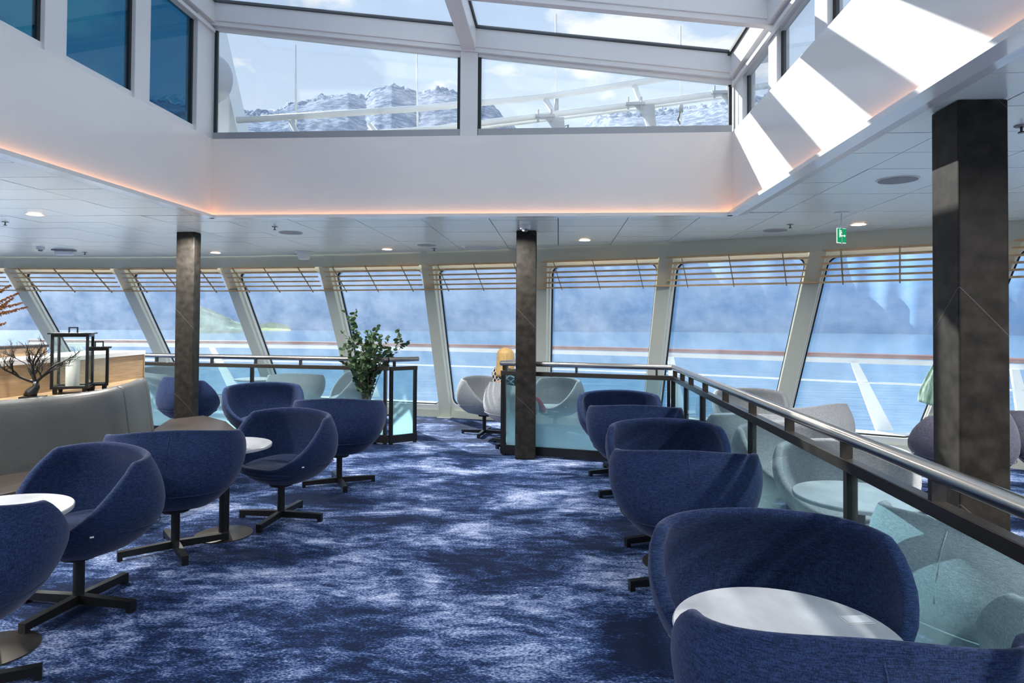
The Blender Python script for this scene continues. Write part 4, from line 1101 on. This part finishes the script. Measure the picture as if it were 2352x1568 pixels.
# green shawl hung on the window mullion by the large column
sh = Pd(2168, 800, 7.4); sm_ = empty('shawl', sh, label='pale green and white cloth hanging beside the large column', cat='cloth')
CL = mat('pale_green_cloth', (.42, .62, .50), .8, var=(14, .5, (3, 3, .4)))
vs = []; fs = []; nu, nv = 24, 16
for j in range(nv+1):
    q = j/nv; wd = .02+.26*q**.8*(1-.25*max(0, q-.8)*5)
    for i in range(nu+1):
        s = i/nu-.5; fold = .035*math.sin(s*26+q*2)*(.3+q)
        vs.append((s*wd*1.5-.10*q, fold, -.60*q+(-.05*math.cos(s*3)*q)))
for j in range(nv):
    for i in range(nu): k = j*(nu+1)+i; fs.append((k, k+1, k+nu+2, k+nu+1))
o = MB().add(vs, fs).build('cloth', CL, sm_, smooth=True, fix=False); so = o.modifiers.new('s', 'SOLIDIFY'); so.thickness = .006
MB().lathe((0, .0, .0), [(.012, -.02), (.012, .02)], 10).build('hook', BRONZE, sm_)

# ---------------------------------------------------------------- seated woman
def skin(name, verts, edges, radii, m, parent, root=0, lvl=2):
    me = bpy.data.meshes.new(name); me.from_pydata(verts, edges, []); o = bpy.data.objects.new(name, me); S.collection.objects.link(o)
    o.parent = parent; md = o.modifiers.new('skin', 'SKIN'); md.use_smooth_shade = True
    if not me.skin_vertices: bpy.context.view_layer.update()
    for i, v in enumerate(me.skin_vertices[0].data):
        r = radii[i]; v.radius = (r, r) if isinstance(r, (int, float)) else r; v.use_root = (i == root)
    ss = o.modifiers.new('sub', 'SUBSURF'); ss.levels = lvl; ss.render_levels = lvl; me.materials.append(m); return o
pch = gd(1180, 8.35); wz = empty('person', (pch[0]-.075, pch[1]+.05, 0), D2(-52), label='blonde woman in a dark patterned sweater and red trousers seated by the window', cat='person')
wz.scale = (.93, .93, .93)
SKN = mat('skin', (.62, .40, .30), .5); HAIR = mat('blonde_hair', (.52, .34, .13), .55, var=(30, .4, (6, 6, .4))); TRO = mat('red_trousers', (.36, .06, .08), .7)
SWE = bpy.data.materials.new('lattice_sweater'); SWE.use_nodes = True; t, b = nodes_of(SWE)
tcn = t.nodes.new('ShaderNodeTexCoord'); mp = t.nodes.new('ShaderNodeMapping'); mp.inputs['Rotation'].default_value = (0, PI/4, 0); mp.inputs['Scale'].default_value = (16, 0, 16)
t.links.new(tcn.outputs['Object'], mp.inputs[0]); bk = t.nodes.new('ShaderNodeTexVoronoi'); bk.feature = 'DISTANCE_TO_EDGE'; bk.inputs['Randomness'].default_value = 0; bk.inputs['Scale'].default_value = 1
t.links.new(mp.outputs[0], bk.inputs['Vector']); r_ = t.nodes.new('ShaderNodeValToRGB'); r_.color_ramp.interpolation = 'CONSTANT'
r_.color_ramp.elements[0].color = (.75, .75, .7, 1); r_.color_ramp.elements[1].position = .09; r_.color_ramp.elements[1].color = (.015, .015, .02, 1)
t.links.new(bk.outputs['Distance'], r_.inputs[0]); t.links.new(r_.outputs[0], b.inputs['Base Color']); b.inputs['Roughness'].default_value = .9
# local frame: facing +Y, seat at .47
J = dict(pel=(0, -.02, .55), spi=(0, -.08, .75), che=(0, -.08, .93), nek=(0, -.06, 1.05), hd0=(0, -.04, 1.12), hd1=(0, -.035, 1.21), hd2=(0, -.03, 1.29),
         shl=(-.175, -.08, 1.0), ell=(-.25, -.0, .78), wrl=(-.12, .2, .68), hal=(-.06, .27, .66), shr=(.175, -.08, 1.0), elr=(.25, -.0, .78), wrr=(.12, .2, .68), har=(.06, .27, .66),
         hpl=(-.09, .0, .54), knl=(-.11, .42, .56), anl=(-.10, .50, .14), tol=(-.10, .64, .05), hpr=(.09, .0, .54), knr=(.07, .42, .60), anr=(-.02, .66, .40), tor=(-.04, .80, .36))
rj = dict(pel=.13, spi=.105, che=(.15, .12), nek=.045, hd0=.062, hd1=(.078, .092), hd2=.058, shl=.068, ell=.042, wrl=.028, hal=.03, shr=.068, elr=.042, wrr=.028, har=.03,
          hpl=.085, knl=.06, anl=.038, tol=.03, hpr=.085, knr=.06, anr=.038, tor=.03)
ed = [('pel', 'spi'), ('spi', 'che'), ('che', 'nek'), ('nek', 'hd0'), ('hd0', 'hd1'), ('hd1', 'hd2'), ('che', 'shl'), ('shl', 'ell'), ('ell', 'wrl'), ('wrl', 'hal'), ('che', 'shr'), ('shr', 'elr'), ('elr', 'wrr'), ('wrr', 'har'),
      ('pel', 'hpl'), ('hpl', 'knl'), ('knl', 'anl'), ('anl', 'tol'), ('pel', 'hpr'), ('hpr', 'knr'), ('knr', 'anr'), ('anr', 'tor')]
def chain(name, keys, edges, k, m, root, lvl=2):
    idx = {q: i for i, q in enumerate(keys)}
    rr = []
    for q in keys:
        r = rj[q]; rr.append(r*k if isinstance(r, (int, float)) else (r[0]*k, r[1]*k))
    return skin(name, [J[q] for q in keys], [(idx[a], idx[b_]) for a, b_ in edges if a in idx and b_ in idx], rr, m, wz, idx[root], lvl)
chain('body', list(J), ed, 1, SKN, 'pel')
chain('sweater', ['pel', 'spi', 'che', 'nek', 'shl', 'ell', 'wrl', 'shr', 'elr', 'wrr'], ed, 1.12, SWE, 'spi')
chain('trousers', ['pel', 'hpl', 'knl', 'anl', 'hpr', 'knr', 'anr'], ed, 1.13, TRO, 'pel')
SHO = mat('dark_shoe', (.03, .025, .025), .4)
for a, t2 in (('anl', 'tol'), ('anr', 'tor')):
    A_, T_ = Vector(J[a]), Vector(J[t2]); skin('shoe', [A_, A_.lerp(T_, .5)-Vector((0, 0, .01)), T_], [(0, 1), (1, 2)], [.045, .042, .035], SHO, wz)
for s, w_ in ((-1, 'hal'), (1, 'har')):
    P0 = Vector(J[w_])
    for k in range(4):
        o_ = Vector((s*(-.022+.015*k)*-1, .02, 0)); L_ = (.055, .065, .06, .048)[k]
        skin('finger', [P0+o_*.6, P0+o_+Vector((0, L_*.5, .006)), P0+o_+Vector((0, L_*.9, -.012))], [(0, 1), (1, 2)], [.0095, .009, .007], SKN, wz, lvl=1)
    skin('thumb', [P0+Vector((-s*.012, -.005, .01)), P0+Vector((-s*.035, .02, .015)), P0+Vector((-s*.04, .045, .005))], [(0, 1), (1, 2)], [.011, .010, .008], SKN, wz, lvl=1)
# face and hair
hc = Vector(J['hd1'])
MB().tube([hc+Vector((0, .085, .01)), hc+Vector((0, .112, -.018)), hc+Vector((0, .09, -.024))], [.008, .012, .008], 8).build('nose', SKN, wz, smooth=True)
for s in (-1, 1):
    MB().lathe(hc+Vector((s*.03, .084, .012)), [(.001, -.008), (.009, -.004), (.009, .004), (.001, .008)], 10).build('eye', mat('eye_dark', (.1, .08, .06), .2), wz, smooth=True)
    MB().tube([hc+Vector((s*.08, .0, .01)), hc+Vector((s*.09, -.005, -.005)), hc+Vector((s*.08, .0, -.03))], [.012, .016, .009], 8).build('ear', SKN, wz, smooth=True)
MB().tube([hc+Vector((-.022, .082, -.05)), hc+Vector((0, .09, -.048)), hc+Vector((.022, .082, -.05))], [.003, .007, .003], 6).build('mouth', mat('lips', (.5, .2, .18), .5), wz, smooth=True)
vs = []; fs = []; nh, nv = 28, 14
for j in range(nv+1):
    q = j/nv
    for i in range(nh+1):
        a = (i/nh-.5)*2*PI*.80+PI*1.5
        if q < .5: ph = q/.5*PI/2; rx, ry, z = .092*math.sin(ph)+.001, .108*math.sin(ph)+.001, .03+.085*math.cos(ph)
        else: k = (q-.5)/.5; rx, ry, z = .092+.018*math.sin(k*PI*.6)-.03*k, .108+.02*k, .03-.30*k
        w_ = 1+.04*math.sin(i*5.1+j*.3)
        vs.append((hc.x+rx*math.cos(a)*w_, hc.y-.005+ry*math.sin(a)*w_, hc.z+z))
for j in range(nv):
    for i in range(nh): k = j*(nh+1)+i; fs.append((k, k+1, k+nh+2, k+nh+1))
o = MB().add(vs, fs).build('hair', HAIR, wz, smooth=True, fix=False); so = o.modifiers.new('s', 'SOLIDIFY'); so.thickness = .012

# ---------------------------------------------------------------- added fill lamps on a ceiling grid, apart from the modelled downlights
def lamp(x, y, e, sz=.16, col=(1, .95, .9)):
    l = bpy.data.lights.new('ceiling_fill_lamp', 'AREA'); l.shape = 'DISK'; l.size = sz; l.energy = e; l.color = col; l.spread = math.radians(160)
    o = bpy.data.objects.new('ceiling_fill_lamp', l); S.collection.objects.link(o); o.location = (x, y, ZC-.012)
for x in (-9.5, -7.5, -5.6, -4.2):
    for y in (-3, -.5, 2, 4.5, 7.2): lamp(x, y, LAMP_E)
for x in (2.6, 4.2):
    for y in (-3, -.8, 1.6, 4.2): lamp(x, y, LAMP_E)
for x in (-2.4, -.6, 1.0): lamp(x, 7.0, LAMP_E*.6); lamp(x, -3.0, LAMP_E)
